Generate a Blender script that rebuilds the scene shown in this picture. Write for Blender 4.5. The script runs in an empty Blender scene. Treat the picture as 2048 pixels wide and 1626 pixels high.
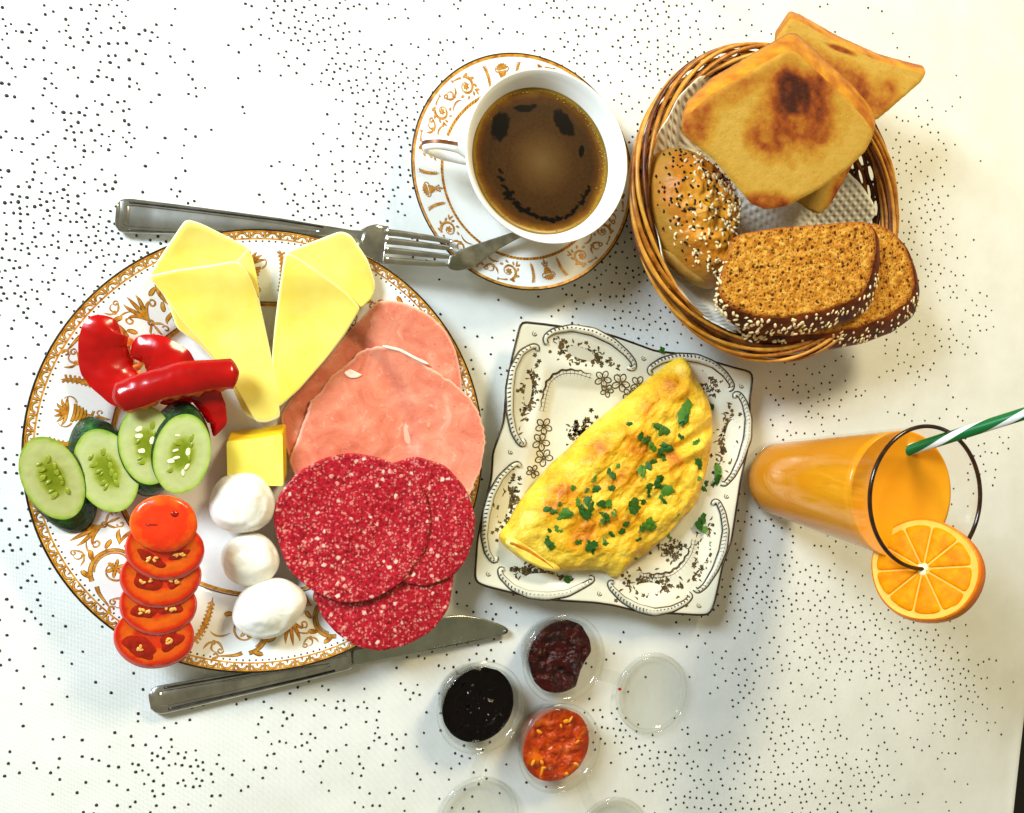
import bpy, math, random
import numpy as np
from mathutils import Vector, Matrix, noise

# ------------------------------------------------------------------ camera, light, exposure
H = 0.56                       # camera height over the cloth (m)
TAU = math.radians(20.0)       # camera leans 20 degrees towards +x
FPX = 1714.0                   # focal length in pixels of a 2048 px wide picture
scene = bpy.context.scene
COL = scene.collection
cam_d = bpy.data.cameras.new('camera')
cam_d.sensor_width = 36.0
cam_d.lens = FPX * 36.0 / 2048.0
cam_d.clip_start = 0.01
cam_d.clip_end = 50
cam = bpy.data.objects.new('camera', cam_d)
cam.location = (0, 0, H)
cam.rotation_euler = (0, -TAU, 0)
COL.objects.link(cam)
scene.camera = cam

world = bpy.data.worlds.new('World')
scene.world = world
world.use_nodes = True
bg = world.node_tree.nodes['Background']
bg.inputs[0].default_value = (1.0, 0.92, 0.60, 1)      # warm room light
bg.inputs[1].default_value = 0.24


def area(name, loc, target, size, power, color):
    d = bpy.data.lights.new(name, 'AREA')
    d.shape = 'RECTANGLE'
    d.size, d.size_y = size
    d.energy = power
    d.color = color
    o = bpy.data.objects.new(name, d)
    o.location = loc
    o.rotation_euler = (Vector(target) - Vector(loc)).to_track_quat('-Z', 'Y').to_euler()
    COL.objects.link(o)
    return o


area('window_light', (-0.70, 0.58, 0.74), (0.08, 0.02, 0.0), (0.32, 0.42), 21.0, (0.74, 0.88, 1.0))
area('warm_room_lamp', (0.75, 1.05, 1.0), (0.40, 0.05, 0.0), (0.34, 0.34), 15.0, (1.0, 0.86, 0.55))
scene.view_settings.view_transform = 'Standard'
scene.view_settings.look = 'None'
scene.view_settings.exposure = 0.32
scene.view_settings.gamma = 1.0

rng = np.random.RandomState(7)
random.seed(7)


# ------------------------------------------------------------------ projection: photo pixel -> point on the plane z
def P(px, py, z=0.0):
    px = np.asarray(px, float); py = np.asarray(py, float); z = np.asarray(z, float)
    s, c = math.sin(TAU), math.cos(TAU)
    dx = FPX * s + (px - 1024) * c
    dy = 813 - py
    dz = -FPX * c + (px - 1024) * s
    t = (H - z) / (-dz)
    return np.stack(np.broadcast_arrays(t * dx, t * dy, z), -1)


def Pf(px, py, zf, it=6):
    px = np.asarray(px, float); py = np.asarray(py, float)
    z = np.zeros_like(px)
    for _ in range(it):
        p = P(px, py, z)
        z = zf(p[..., 0], p[..., 1])
    return P(px, py, z)


def outline(pts, n=96, k=3):
    """closed px polygon -> n points, corners softened by a moving average"""
    p = np.array(pts, float)
    q = np.vstack([p, p[:1]])
    d = np.r_[0, np.cumsum(np.hypot(*np.diff(q, axis=0).T))]
    t = np.linspace(0, d[-1], n, endpoint=False)
    r = np.stack([np.interp(t, d, q[:, 0]), np.interp(t, d, q[:, 1])], -1)
    for _ in range(k):
        r = (np.roll(r, 1, 0) + 2 * r + np.roll(r, -1, 0)) / 4
    return r


def ellipse(cx, cy, rx, ry, rot=0, n=96, wob=0.0, seed=0):
    a = np.linspace(0, 2 * math.pi, n, endpoint=False)
    w = np.ones(n)
    if wob:
        rr = np.random.RandomState(seed)
        for f in range(2, 7):
            w += wob * rr.uniform(-1, 1) / f * np.cos(f * a + rr.uniform(0, 6.28)) * 2
    x, y = rx * np.cos(a) * w, ry * np.sin(a) * w
    c, s = math.cos(math.radians(rot)), math.sin(math.radians(rot))
    return np.stack([cx + x * c - y * s, cy + x * s + y * c], -1)


def openline(pts, n=40, k=2):
    p = np.array(pts, float)
    d = np.r_[0, np.cumsum(np.sqrt((np.diff(p, axis=0) ** 2).sum(1)))]
    t = np.linspace(0, d[-1], n)
    r = np.stack([np.interp(t, d, p[:, i]) for i in range(p.shape[1])], -1)
    for _ in range(k):
        m = (r[:-2] + 2 * r[1:-1] + r[2:]) / 4
        r = np.vstack([r[:1], m, r[-1:]])
    return r


def nz(x, y, scale, seed=0.0, octs=3):
    """fractal noise per point, about -1..1"""
    x = np.ravel(x); y = np.ravel(y)
    return np.array([noise.fractal(Vector((a * scale + seed * 7.3, b * scale - seed * 3.1, seed)), 1.0, 2.0, octs) for a, b in zip(x, y)])


# ------------------------------------------------------------------ objects
def mk(name, V, F, mat, parent=None, smooth=True, attrs=None, midx=None, kind=None):
    V = np.asarray(V, float)
    if parent is not None:
        o0 = Vector((0, 0, 0)); p = parent
        while p is not None:
            o0 += p.location; p = p.parent
        off = np.array(o0)
    else:
        off = np.array([(V[:, 0].min() + V[:, 0].max()) / 2, (V[:, 1].min() + V[:, 1].max()) / 2, V[:, 2].min()])
    me = bpy.data.meshes.new(name)
    me.from_pydata((V - off).tolist(), [], [tuple(map(int, f)) for f in F])
    me.polygons.foreach_set('use_smooth', [bool(smooth)] * len(me.polygons))
    for m in (mat if isinstance(mat, (list, tuple)) else [mat]):
        me.materials.append(m)
    if midx is not None:
        me.polygons.foreach_set('material_index', list(map(int, midx)))
    for an, av in (attrs or {}).items():
        a = me.attributes.new(an, 'FLOAT', 'POINT')
        a.data.foreach_set('value', np.asarray(av, np.float32))
    me.update()
    o = bpy.data.objects.new(name, me)
    if parent is not None:
        o.parent = parent
    else:
        o.location = off
    if kind:
        o['kind'] = kind
    COL.objects.link(o)
    return o


def tag(o, label, cat, group=None):
    o['label'] = label
    o['category'] = cat
    if group:
        o['group'] = group
    return o


def thing(name, label, cat, loc, group=None):
    o = bpy.data.objects.new(name, None)
    o.empty_display_size = 0.01
    o.location = tuple(float(v) for v in loc)
    COL.objects.link(o)
    return tag(o, label, cat, group)


def rings(rl, close=True):
    """rl: list of (n,3) rings or (3,) poles -> V, F"""
    V, F, idx = [], [], []
    n = max(len(r) for r in rl if np.ndim(r) == 2)
    k = 0
    for r in rl:
        r = np.asarray(r, float)
        if r.ndim == 1:
            idx.append(('p', k)); V.append(r[None]); k += 1
        else:
            idx.append(('r', k)); V.append(r); k += n
    m = n if close else n - 1
    for (ta, a), (tb, b) in zip(idx[:-1], idx[1:]):
        for i in range(m):
            j = (i + 1) % n
            if ta == 'p' and tb == 'r':
                F.append((a, b + i, b + j))
            elif ta == 'r' and tb == 'p':
                F.append((a + i, b, a + j))
            else:
                F.append((a + i, b + i, b + j, a + j))
    return np.vstack(V), F


def ring_s(rl, s):
    out = []
    for r, v in zip(rl, s):
        out += [v] * (1 if np.ndim(r) == 1 else len(r))
    return np.array(out)


def slab(name, xy, zf, thick, mat, parent=None, R=16, bev=0.02, top=None, attrs_fn=None, centre=None, kind=None, rimdz=0.0):
    """sheet of food: outline xy (world), lies on zf, thickness thick, rounded edge"""
    xy = np.asarray(xy, float)[:, :2]
    c = xy.mean(0) if centre is None else np.array(centre)
    rl, ss = [], []
    for s in np.linspace(0, 1 - bev, R):
        q = c + s * (xy - c)
        z = zf(q[:, 0], q[:, 1]) + thick
        if top is not None:
            z = z + top(q[:, 0], q[:, 1], s)
        ring = np.c_[q, z]
        rl.append(ring.mean(0) if s == 0 else ring); ss.append(s)
    for s, h in ((1 - bev * .25, .82), (1.0, .5), (1 - bev * .25, .18), (1 - bev, 0.0)):
        q = c + s * (xy - c)
        base = zf(q[:, 0], q[:, 1])
        tt = thick + (top(q[:, 0], q[:, 1], 1.0) if top is not None else 0)
        rl.append(np.c_[q, base + tt * h]); ss.append(min(1, s + (0.5 if h < .5 else 0)))
    for s in (.66, .33):
        q = c + s * (xy - c)
        rl.append(np.c_[q, zf(q[:, 0], q[:, 1])]); ss.append(1.5)
    rl.append(np.r_[c, float(np.ravel(zf(c[0:1], c[1:2]))[0])]); ss.append(1.5)
    V, F = rings(rl)
    s = ring_s(rl, np.clip(ss, 0, 1))
    at = {'s': s}
    if attrs_fn:
        at.update(attrs_fn(V, s))
    return mk(name, V, F, mat, parent, attrs=at, kind=kind)


def prism(px, zf, off, dz, R=20, bulge=0.0, bev=0.10, topbump=None, K=6, shrink=1.0):
    """slice seen on its face: px outline of the face, zf(px,py) height of the face, back shifted by off px and dz.
    returns (face V,F,s), (side V,F)"""
    px = np.asarray(px, float)
    T = P(px[:, 0], px[:, 1], zf(px[:, 0], px[:, 1]))
    cpx = px.mean(0)
    bpx = cpx + shrink * (px - cpx) + np.array(off)
    B = P(bpx[:, 0], bpx[:, 1], zf(px[:, 0], px[:, 1]) + dz)
    c = T.mean(0)
    nrm = np.cross(T[len(T) // 4] - c, T[0] - c)
    nrm /= np.linalg.norm(nrm)
    if nrm[2] < 0:
        nrm = -nrm
    rl, ss = [], np.linspace(0, 1, R)
    for s in ss:
        q = c + s * (T - c)
        if topbump is not None:
            q = q + nrm * topbump(q[:, 0], q[:, 1], s)[:, None]
        rl.append(q.mean(0) if s == 0 else q)
    Vt, Ft = rings(rl)
    st = ring_s(rl, ss)
    sl = [rl[-1]]
    for t in np.linspace(0, 1, K)[1:]:
        q = T + t * (B - T)
        cc = c + t * (B.mean(0) - c)
        sl.append(cc + (q - cc) * (1 + bulge * math.sin(math.pi * t)))
    sl.append(B.mean(0))
    Vs, Fs = rings(sl)
    return (Vt, Ft, st), (Vs, Fs), (c, nrm)


def tube(path, rad, n=8, closed=False, caps=True, flat=1.0):
    path = np.asarray(path, float)
    m = len(path)
    rad = np.broadcast_to(np.asarray(rad, float), (m,))
    if closed:
        tan = np.roll(path, -1, 0) - np.roll(path, 1, 0)
    else:
        tan = np.gradient(path, axis=0)
    tan /= np.linalg.norm(tan, axis=1)[:, None] + 1e-12
    up = np.array([0, 0, 1.0])
    side = np.cross(tan, up)
    bad = np.linalg.norm(side, axis=1) < 1e-4
    side[bad] = (1, 0, 0)
    side /= np.linalg.norm(side, axis=1)[:, None]
    nn = np.cross(side, tan)
    a = np.linspace(0, 2 * math.pi, n, endpoint=False)
    V = (path[:, None] + rad[:, None, None] * (np.cos(a)[None, :, None] * side[:, None] + flat * np.sin(a)[None, :, None] * nn[:, None]))
    V = V.reshape(-1, 3)
    F = []
    for i in range(m if closed else m - 1):
        i2 = (i + 1) % m
        for j in range(n):
            j2 = (j + 1) % n
            F.append((i * n + j, i * n + j2, i2 * n + j2, i2 * n + j))
    if not closed and caps:
        F.append(tuple(range(n - 1, -1, -1)))
        F.append(tuple(range((m - 1) * n, m * n)))
    return V, F


def lathe(prof, n=128):
    a = np.linspace(0, 2 * math.pi, n, endpoint=False)
    rl = []
    for r, z in prof:
        if r < 1e-7:
            rl.append(np.array([0, 0, z]))
        else:
            rl.append(np.c_[r * np.cos(a), r * np.sin(a), np.full(n, z)])
    return rings(rl)


def join(parts):
    V, F, k = [], [], 0
    for v, f in parts:
        v = np.asarray(v, float)
        V.append(v); F += [tuple(i + k for i in ff) for ff in f]; k += len(v)
    return np.vstack(V), F


def ellipsoid(c, ax, rot, n=7, m=4, tilt=(0, 0, 1)):
    """little seed: long axis in the plane normal to tilt"""
    t = np.array(tilt, float); t /= np.linalg.norm(t)
    u = np.cross(t, [0.3, 1, 0.2]); u /= np.linalg.norm(u)
    w = np.cross(t, u)
    u, w = u * math.cos(rot) + w * math.sin(rot), -u * math.sin(rot) + w * math.cos(rot)
    rl = []
    a = np.linspace(0, 2 * math.pi, n, endpoint=False)
    for i in range(m + 1):
        th = math.pi * i / m
        x = -math.cos(th); r = math.sin(th)
        if i in (0, m):
            rl.append(np.array(c) + u * ax[0] * x)
        else:
            rl.append(np.array(c) + u * ax[0] * x + r * (np.cos(a)[:, None] * w * ax[1] + np.sin(a)[:, None] * t * ax[2]))
    return rings(rl)


# ------------------------------------------------------------------ materials
def lin(h):
    h = h.lstrip('#')
    v = [int(h[i:i + 2], 16) / 255 for i in (0, 2, 4)]
    return tuple(x / 12.92 if x <= .04045 else ((x + .055) / 1.055) ** 2.4 for x in v) + (1,)


def C(c):
    return lin(c) if isinstance(c, str) else tuple(c) + (1,) if len(c) == 3 else c


class NT:
    def __init__(self, name):
        self.m = bpy.data.materials.new(name)
        self.m.use_nodes = True
        self.t = self.m.node_tree
        self.b = self.t.nodes['Principled BSDF']
        self.out = self.t.nodes['Material Output']

    def n(self, typ, **kw):
        x = self.t.nodes.new(typ)
        for k, v in kw.items():
            if k.startswith('i_'):
                k = k[2:].replace('_', ' ')
                x.inputs[int(k) if k.isdigit() else k].default_value = v
            else:
                setattr(x, k, v)
        return x

    def l(self, a, b):
        self.t.links.new(a, b)

    def coord(self):
        if not hasattr(self, '_c'):
            self._c = self.n('ShaderNodeTexCoord').outputs['Object']
        return self._c

    def noise(self, scale, detail=4, rough=.55, dist=0.0, stretch=None):
        x = self.n('ShaderNodeTexNoise')
        x.inputs['Scale'].default_value = scale
        x.inputs['Detail'].default_value = detail
        x.inputs['Roughness'].default_value = rough
        x.inputs['Distortion'].default_value = dist
        src = self.coord()
        if stretch:
            mp = self.n('ShaderNodeMapping')
            mp.inputs['Scale'].default_value = stretch[:3]
            mp.inputs['Rotation'].default_value = (0, 0, stretch[3] if len(stretch) > 3 else 0)
            self.l(src, mp.inputs[0]); src = mp.outputs[0]
        self.l(src, x.inputs['Vector'])
        return x.outputs['Fac']

    def voro(self, scale, feature='F1'):
        x = self.n('ShaderNodeTexVoronoi', feature=feature)
        x.inputs['Scale'].default_value = scale
        self.l(self.coord(), x.inputs['Vector'])
        return x

    def math(self, op, a, b=None, clamp=False):
        x = self.n('ShaderNodeMath', operation=op, use_clamp=clamp)
        for i, v in enumerate((a, b)):
            if v is None:
                continue
            if isinstance(v, (int, float)):
                x.inputs[i].default_value = v
            else:
                self.l(v, x.inputs[i])
        return x.outputs[0]

    def ramp(self, fac, stops, interp='LINEAR'):
        x = self.n('ShaderNodeValToRGB')
        x.color_ramp.interpolation = interp
        e = x.color_ramp.elements
        while len(e) < len(stops):
            e.new(0.5)
        for el, (p, c) in zip(e, stops):
            el.position = p
            el.color = C(c)
        self.l(fac, x.inputs[0])
        return x.outputs[0]

    def mix(self, fac, a, b, blend='MIX'):
        x = self.n('ShaderNodeMix', data_type='RGBA', blend_type=blend)
        for i, v in ((0, fac), (6, a), (7, b)):
            if isinstance(v, (int, float)):
                x.inputs[i].default_value = v
            elif isinstance(v, (tuple, str)):
                x.inputs[i].default_value = C(v)
            else:
                self.l(v, x.inputs[i])
        return x.outputs[2]

    def attr(self, name):
        return self.n('ShaderNodeAttribute', attribute_name=name).outputs['Fac']

    def bump(self, h, strength, dist):
        x = self.n('ShaderNodeBump')
        x.inputs['Strength'].default_value = strength
        x.inputs['Distance'].default_value = dist
        self.l(h, x.inputs['Height'])
        self.l(x.outputs[0], self.b.inputs['Normal'])

    def set(self, col=None, rough=.5, spec=.5, metal=0, sss=0, sssr=(.5, .25, .1), ssss=.004, coat=0, trans=0, ior=1.45):
        b = self.b
        if col is not None:
            if isinstance(col, (str, tuple)):
                b.inputs['Base Color'].default_value = C(col)
            else:
                self.l(col, b.inputs['Base Color'])
        if isinstance(rough, (int, float)):
            b.inputs['Roughness'].default_value = rough
        else:
            self.l(rough, b.inputs['Roughness'])
        b.inputs['Specular IOR Level'].default_value = spec
        b.inputs['Metallic'].default_value = metal
        b.inputs['Coat Weight'].default_value = coat
        b.inputs['Coat Roughness'].default_value = .08
        b.inputs['Transmission Weight'].default_value = trans
        b.inputs['IOR'].default_value = ior
        if sss:
            b.inputs['Subsurface Weight'].default_value = sss
            b.inputs['Subsurface Radius'].default_value = sssr
            b.inputs['Subsurface Scale'].default_value = ssss
        return self.m


def simple(name, a, b=None, scale=200, rough=.5, bump=None, **kw):
    t = NT(name)
    col = a
    if b is not None:
        col = t.ramp(t.noise(scale), [(.32, a), (.68, b)])
    if bump:
        t.bump(t.noise(bump[0], 5), bump[1], bump[2])
    return t.set(col, rough, **kw)


def clear_plastic(name, tint=(.97, .98, .97), body=.05, gloss=.06, rough=.06, edge=.6):
    t = NT(name)
    tr = t.n('ShaderNodeBsdfTransparent'); tr.inputs[0].default_value = C(tint)
    gl = t.n('ShaderNodeBsdfGlossy'); gl.inputs['Roughness'].default_value = rough
    df = t.n('ShaderNodeBsdfDiffuse'); df.inputs[0].default_value = (.8, .82, .8, 1)
    lw = t.n('ShaderNodeLayerWeight'); lw.inputs['Blend'].default_value = .35
    fac = t.math('MULTIPLY_ADD', lw.outputs['Facing'], edge)
    fac.node.inputs[2].default_value = gloss
    m1 = t.n('ShaderNodeMixShader'); m1.inputs[0].default_value = body
    t.l(tr.outputs[0], m1.inputs[1]); t.l(df.outputs[0], m1.inputs[2])
    m2 = t.n('ShaderNodeMixShader')
    t.l(fac, m2.inputs[0]); t.l(m1.outputs[0], m2.inputs[1]); t.l(gl.outputs[0], m2.inputs[2])
    t.l(m2.outputs[0], t.out.inputs[0])
    return t.m


M = {}
M['floor'] = simple('dark_floor', '#0a0807', '#15100d', 6, .6)
t = NT('cloth')
w1 = t.n('ShaderNodeTexWave', bands_direction='X'); w1.inputs['Scale'].default_value = 420
w2 = t.n('ShaderNodeTexWave', bands_direction='Y'); w2.inputs['Scale'].default_value = 420
for w in (w1, w2):
    w.inputs['Distortion'].default_value = 1.5
    t.l(t.coord(), w.inputs[0])
hh = t.math('ADD', w1.outputs['Fac'], w2.outputs['Fac'])
hh = t.math('ADD', hh, t.math('MULTIPLY', t.noise(60, 4), 3.0))
t.bump(hh, .35, .0004)
M['cloth'] = t.set(t.ramp(t.noise(30, 5), [(.3, (.76, .755, .70)), (.7, (.84, .835, .79))]), .85, spec=.2)
M['dot'] = simple('dot_flock', '#0c0c0b', '#242422', 900, .55)
M['porcelain'] = simple('porcelain', (.86, .85, .80), (.90, .89, .85), 25, .12, spec=.5)
M['ivory'] = simple('ivory_porcelain', (.66, .64, .51), (.75, .73, .61), 30, .18, spec=.5)
t = NT('gilt'); M['gilt'] = t.set(t.ramp(t.noise(260, 3), [(.3, '#9a5a12'), (.5, '#cc8a24'), (.7, '#e0ac50')]), .38, metal=.15)  # noise stands in for dark and bright reflections on the gold
t = NT('gilt_dark'); M['gilt_dark'] = t.set(t.ramp(t.noise(140, 3), [(.35, '#4a2004'), (.65, '#8a4c0a')]), .4, metal=.15)
t = NT('sepia'); M['sepia'] = t.set(t.ramp(t.noise(300, 3), [(.35, '#20170b'), (.65, '#6b5428')]), .5)
t = NT('edge_dark'); M['edge_dark'] = t.set(t.ramp(t.noise(120, 2), [(.35, '#0d0905'), (.65, '#3a220a')]), .35, metal=.2)
t = NT('steel'); t.bump(t.noise(150, 3, stretch=(1, 6, 1)), .12, .0004)
M['steel'] = t.set(t.ramp(t.noise(90, 3), [(.3, (.36, .355, .33)), (.7, (.60, .59, .55))]), .2, metal=1)
M['steel_dark'] = simple('steel_groove', (.03, .03, .03), (.09, .085, .08), 200, .35, metal=.6)

t = NT('cheese'); t.bump(t.noise(70, 4), .15, .001)
cc_ = t.mix(t.ramp(t.attr('s'), [(.962, (0, 0, 0)), (.985, (.9, .9, .9))]), t.ramp(t.noise(35, 4), [(.3, (.82, .62, .07)), (.7, (.88, .76, .19))]), (.93, .88, .48))  # pale rim puts the highlight along folds and edges into the colour
M['cheese'] = t.set(cc_, .42, sss=.05, sssr=(.6, .4, .1), spec=.4)
M['butter'] = simple('butter', (.93, .80, .10), (.95, .86, .17), 60, .35, bump=(120, .15, .0006), sss=.2, sssr=(.6, .4, .1))
M['mozzarella'] = simple('mozzarella', (.86, .84, .74), (.92, .90, .83), 50, .3, bump=(90, .2, .001), sss=.35, sssr=(.6, .5, .35), ssss=.006)
t = NT('ham')
n1 = t.noise(190, 6, .65, .9); n2 = t.noise(45, 6, .62, 1.2); n3 = t.noise(420, 3)
c = t.ramp(n2, [(.25, '#c25c42'), (.45, '#d97a5e'), (.62, '#e08d70'), (.8, '#eab096')])
c = t.mix(t.ramp(n1, [(.60, (0, 0, 0)), (.72, (.75, .75, .75))]), c, '#f0bc9c')
c = t.mix(t.ramp(n3, [(.26, (.7, .7, .7)), (.34, (0, 0, 0))]), c, '#b23a30')
c = t.mix(t.ramp(t.attr('s'), [(.965, (0, 0, 0)), (.99, (.5, .5, .5))]), c, '#f4cfb2')
t.bump(t.math('ADD', n1, n2), .4, .0009)
M['ham'] = t.set(c, .38, sss=.15, ssss=.002, spec=.5)
M['ham_fat'] = simple('ham_fat', '#f9e6d4', '#f3c9b0', 300, .3)
t = NT('salami')
dn = t.n('ShaderNodeTexNoise'); dn.inputs['Scale'].default_value = 420; dn.inputs['Detail'].default_value = 3
t.l(t.coord(), dn.inputs['Vector'])
vm = t.n('ShaderNodeVectorMath', operation='MULTIPLY_ADD'); vm.inputs[1].default_value = (.0028, .0028, .0028)
t.l(dn.outputs['Color'], vm.inputs[0]); t.l(t.coord(), vm.inputs[2])
t._c = vm.outputs[0]
v = t.voro(250); v2 = t.voro(540)
r1 = t.n('ShaderNodeSeparateColor'); t.l(v.outputs['Color'], r1.inputs[0])
r2 = t.n('ShaderNodeSeparateColor'); t.l(v2.outputs['Color'], r2.inputs[0])
nb = t.noise(500, 3)
d1 = t.math('ADD', v.outputs['Distance'], t.math('MULTIPLY', nb, .35))
f1 = t.math('MULTIPLY', t.ramp(d1, [(.38, (1, 1, 1)), (.56, (0, 0, 0))]), t.math('GREATER_THAN', r1.outputs[0], .72))
f2 = t.math('MULTIPLY', t.ramp(v2.outputs['Distance'], [(.25, (1, 1, 1)), (.52, (0, 0, 0))]), t.math('GREATER_THAN', r2.outputs[0], .40))
base = t.ramp(t.noise(420, 4, .65), [(.30, '#5c020c'), (.48, '#a00d20'), (.62, '#b81d2f'), (.75, '#d0404a')])
c = t.mix(t.math('MULTIPLY', f2, .50), base, t.ramp(r2.outputs[1], [(0, '#e07068'), (1, '#f2b8a4')]))
c = t.mix(t.math('MULTIPLY', f1, .82), c, t.ramp(r1.outputs[1], [(0, '#dd7a70'), (.5, '#eab09e'), (1, '#f8dfcc')]))
t.bump(t.math('ADD', t.noise(420, 4), t.math('MULTIPLY', f1, .4)), .6, .0007)
M['salami'] = t.set(c, .3, spec=.5, sss=.08, ssss=.002)
t = NT('pepper_skin'); t.bump(t.noise(45, 3), .2, .002)
M['pepper'] = t.set(t.ramp(t.noise(30, 3), [(.3, '#8c0103'), (.7, '#bc0404')]), .2, spec=.5, coat=.15)
M['pepper_flesh'] = simple('pepper_flesh', '#e8481a', '#f59a4a', 180, .35, bump=(260, .3, .0008))
t = NT('cucumber_skin'); t.bump(t.noise(160, 4), .6, .0015)
M['cuc_skin'] = t.set(t.ramp(t.noise(110, 4), [(.35, '#06180b'), (.6, '#123a17'), (.8, '#2f6a2a')]), .2, spec=.6)
t = NT('cucumber_flesh')
s = t.math('ADD', t.attr('s'), t.math('MULTIPLY', t.math('SUBTRACT', t.noise(160, 4), .5), .18))
c = t.ramp(s, [(.0, '#6c7610'), (.30, '#788218'), (.42, '#959c40'), (.50, '#a7ac68'), (.80, '#b0b678'), (.93, '#a6b25c'), (.99, '#7f9e30')])
c = t.mix(t.math('MULTIPLY', t.ramp(t.noise(420, 4), [(.45, (0, 0, 0)), (.6, (1, 1, 1))]), t.ramp(t.attr('s'), [(.3, (.55, .55, .55)), (.45, (0, 0, 0))])), c, '#5f7a10')
t.bump(t.noise(350, 4), .25, .0006)
M['cuc_flesh'] = t.set(c, .2, sss=.2, sssr=(.4, .5, .2))
M['cuc_seed'] = simple('cucumber_seed', '#f2f2cf', '#d8dd90', 400, .25)
M['cuc_gel'] = simple('cucumber_gel', '#75841c', '#94a02c', 300, .2)
t = NT('tomato_flesh')
s = t.math('ADD', t.attr('s'), t.math('MULTIPLY', t.math('SUBTRACT', t.noise(140, 4), .5), .35))
c = t.ramp(s, [(.0, '#e8401a'), (.45, '#e2320e'), (.62, '#ee6a12'), (.84, '#ec5a10'), (.95, '#d92a08')])
t.bump(t.noise(260, 4), .3, .0007)
M['tom_flesh'] = t.set(c, .2, sss=.2, sssr=(.6, .15, .05), spec=.55)
M['tom_skin'] = simple('tomato_skin', '#c81604', '#e03a08', 50, .12, spec=.6, coat=.2)
M['tom_gel'] = simple('tomato_gel', '#8c0f04', '#b8220a', 300, .06, spec=.7)
M['tom_seed'] = simple('tomato_seed', '#f0b860', '#e79a3a', 300, .25)
t = NT('coffee')
s = t.math('ADD', t.attr('s'), t.math('MULTIPLY', t.math('SUBTRACT', t.noise(90, 5), .5), .12))
c = t.ramp(s, [(.0, '#5a4224'), (.25, '#492e12'), (.48, '#321504'), (.76, '#290d02'), (.86, '#401c04'), (.93, '#6c420c'), (.97, '#946e22'), (1, '#7e6018')])
c = t.mix(t.math('MULTIPLY', t.noise(600, 3), .15), c, '#7d6c3a')
c = t.mix(t.attr('dark'), c, '#050201')
M['coffee'] = t.set(c, .25, spec=.2)
M['wick_a'] = simple('wicker_golden', '#b8741a', '#dca040', 120, .35, bump=(400, .4, .0006))
M['wick_b'] = simple('wicker_amber', '#8a4a0c', '#c27f22', 120, .35, bump=(400, .4, .0006))
M['wick_c'] = simple('wicker_brown', '#3a1705', '#7a3c0c', 120, .4, bump=(400, .4, .0006))
t = NT('napkin')
w1 = t.n('ShaderNodeTexWave', bands_direction='DIAGONAL'); w1.inputs['Scale'].default_value = 75
mp = t.n('ShaderNodeMapping'); mp.inputs['Rotation'].default_value = (0, 0, 1.9)
t.l(t.coord(), mp.inputs[0])
w2 = t.n('ShaderNodeTexWave', bands_direction='DIAGONAL'); w2.inputs['Scale'].default_value = 75
t.l(t.coord(), w1.inputs[0]); t.l(mp.outputs[0], w2.inputs[0])
t.bump(t.math('MULTIPLY', w1.outputs['Fac'], w2.outputs['Fac']), .8, .0012)
M['napkin'] = t.set((.80, .77, .66), .85, spec=.15)
t = NT('toast_face')
n = t.noise(170, 6, .65)
f = t.math('ADD', t.attr('toast'), t.math('MULTIPLY', t.math('SUBTRACT', n, .5), .55))
c = t.ramp(f, [(.0, '#bd963e'), (.22, '#b5862a'), (.45, '#a86a1c'), (.66, '#8c400c'), (.85, '#5c2408'), (1, '#3a1205')])
holes = t.noise(520, 4, .7)
c = t.mix(t.ramp(holes, [(.30, (.6, .6, .6)), (.38, (0, 0, 0))]), c, '#6a3d0c')
t.bump(t.math('ADD', n, holes), .45, .0009)
M['toast'] = t.set(c, .7, spec=.25)
M['toast_crust'] = simple('toast_crust', '#a0520c', '#d0901f', 70, .55, bump=(160, .4, .001), spec=.3)
t = NT('roll_crust')
n = t.noise(75, 5, .6)
c = t.ramp(t.math('ADD', t.attr('s'), t.math('MULTIPLY', t.math('SUBTRACT', n, .5), .8)), [(.0, '#e2a032'), (.45, '#d98f22'), (.75, '#c2741a'), (1, '#b0802e')])
t.bump(n, .6, .003)
M['roll'] = t.set(c, .45, spec=.4)
M['roll_base'] = simple('roll_base', '#a8772a', '#c49a4a', 60, .6, bump=(150, .4, .001))
M['sesame'] = simple('sesame', '#f4e6bd', '#e2c684', 600, .4)
M['poppy'] = simple('poppy', '#060505', '#1c1712', 600, .4)
t = NT('brown_crumb')
v = t.voro(210); v2 = t.voro(460)
n = t.noise(200, 5, .7)
c = t.ramp(n, [(.30, '#96540f'), (.5, '#c8862a'), (.66, '#e6b452')])
dd = t.math('ADD', v.outputs['Distance'], t.math('MULTIPLY', t.noise(400, 3), .5))
c = t.mix(t.ramp(dd, [(.44, (.9, .9, .9)), (.54, (0, 0, 0))]), c, '#3a1a06')
c = t.mix(t.ramp(v2.outputs['Distance'], [(.20, (.85, .85, .85)), (.32, (0, 0, 0))]), c, '#4a1f06')
c = t.mix(t.ramp(t.attr('s'), [(.93, (0, 0, 0)), (1, (.8, .8, .8))]), c, '#8a3f0c')
t.bump(t.math('ADD', t.math('MINIMUM', dd, .6), t.math('MULTIPLY', v2.outputs['Distance'], .4)), .9, .0016)
M['brown_crumb'] = t.set(c, .75, spec=.2)
M['brown_crust'] = simple('brown_crust', '#3a1204', '#7a3208', 90, .5, bump=(220, .6, .0014), spec=.35)
t = NT('omelette')
n1 = t.noise(50, 6, .62, .5); n2 = t.noise(150, 5, .6, .8)
f = t.math('ADD', t.math('MULTIPLY', t.attr('brown'), .50), t.math('MULTIPLY', t.math('SUBTRACT', n1, .42), 1.3))
f = t.math('ADD', f, t.math('MULTIPLY', t.math('SUBTRACT', n2, .5), .5))
c = t.ramp(f, [(.0, '#efcb46'), (.22, '#e8b828'), (.45, '#de9e16'), (.66, '#c8780a'), (.95, '#984a04')])
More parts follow.
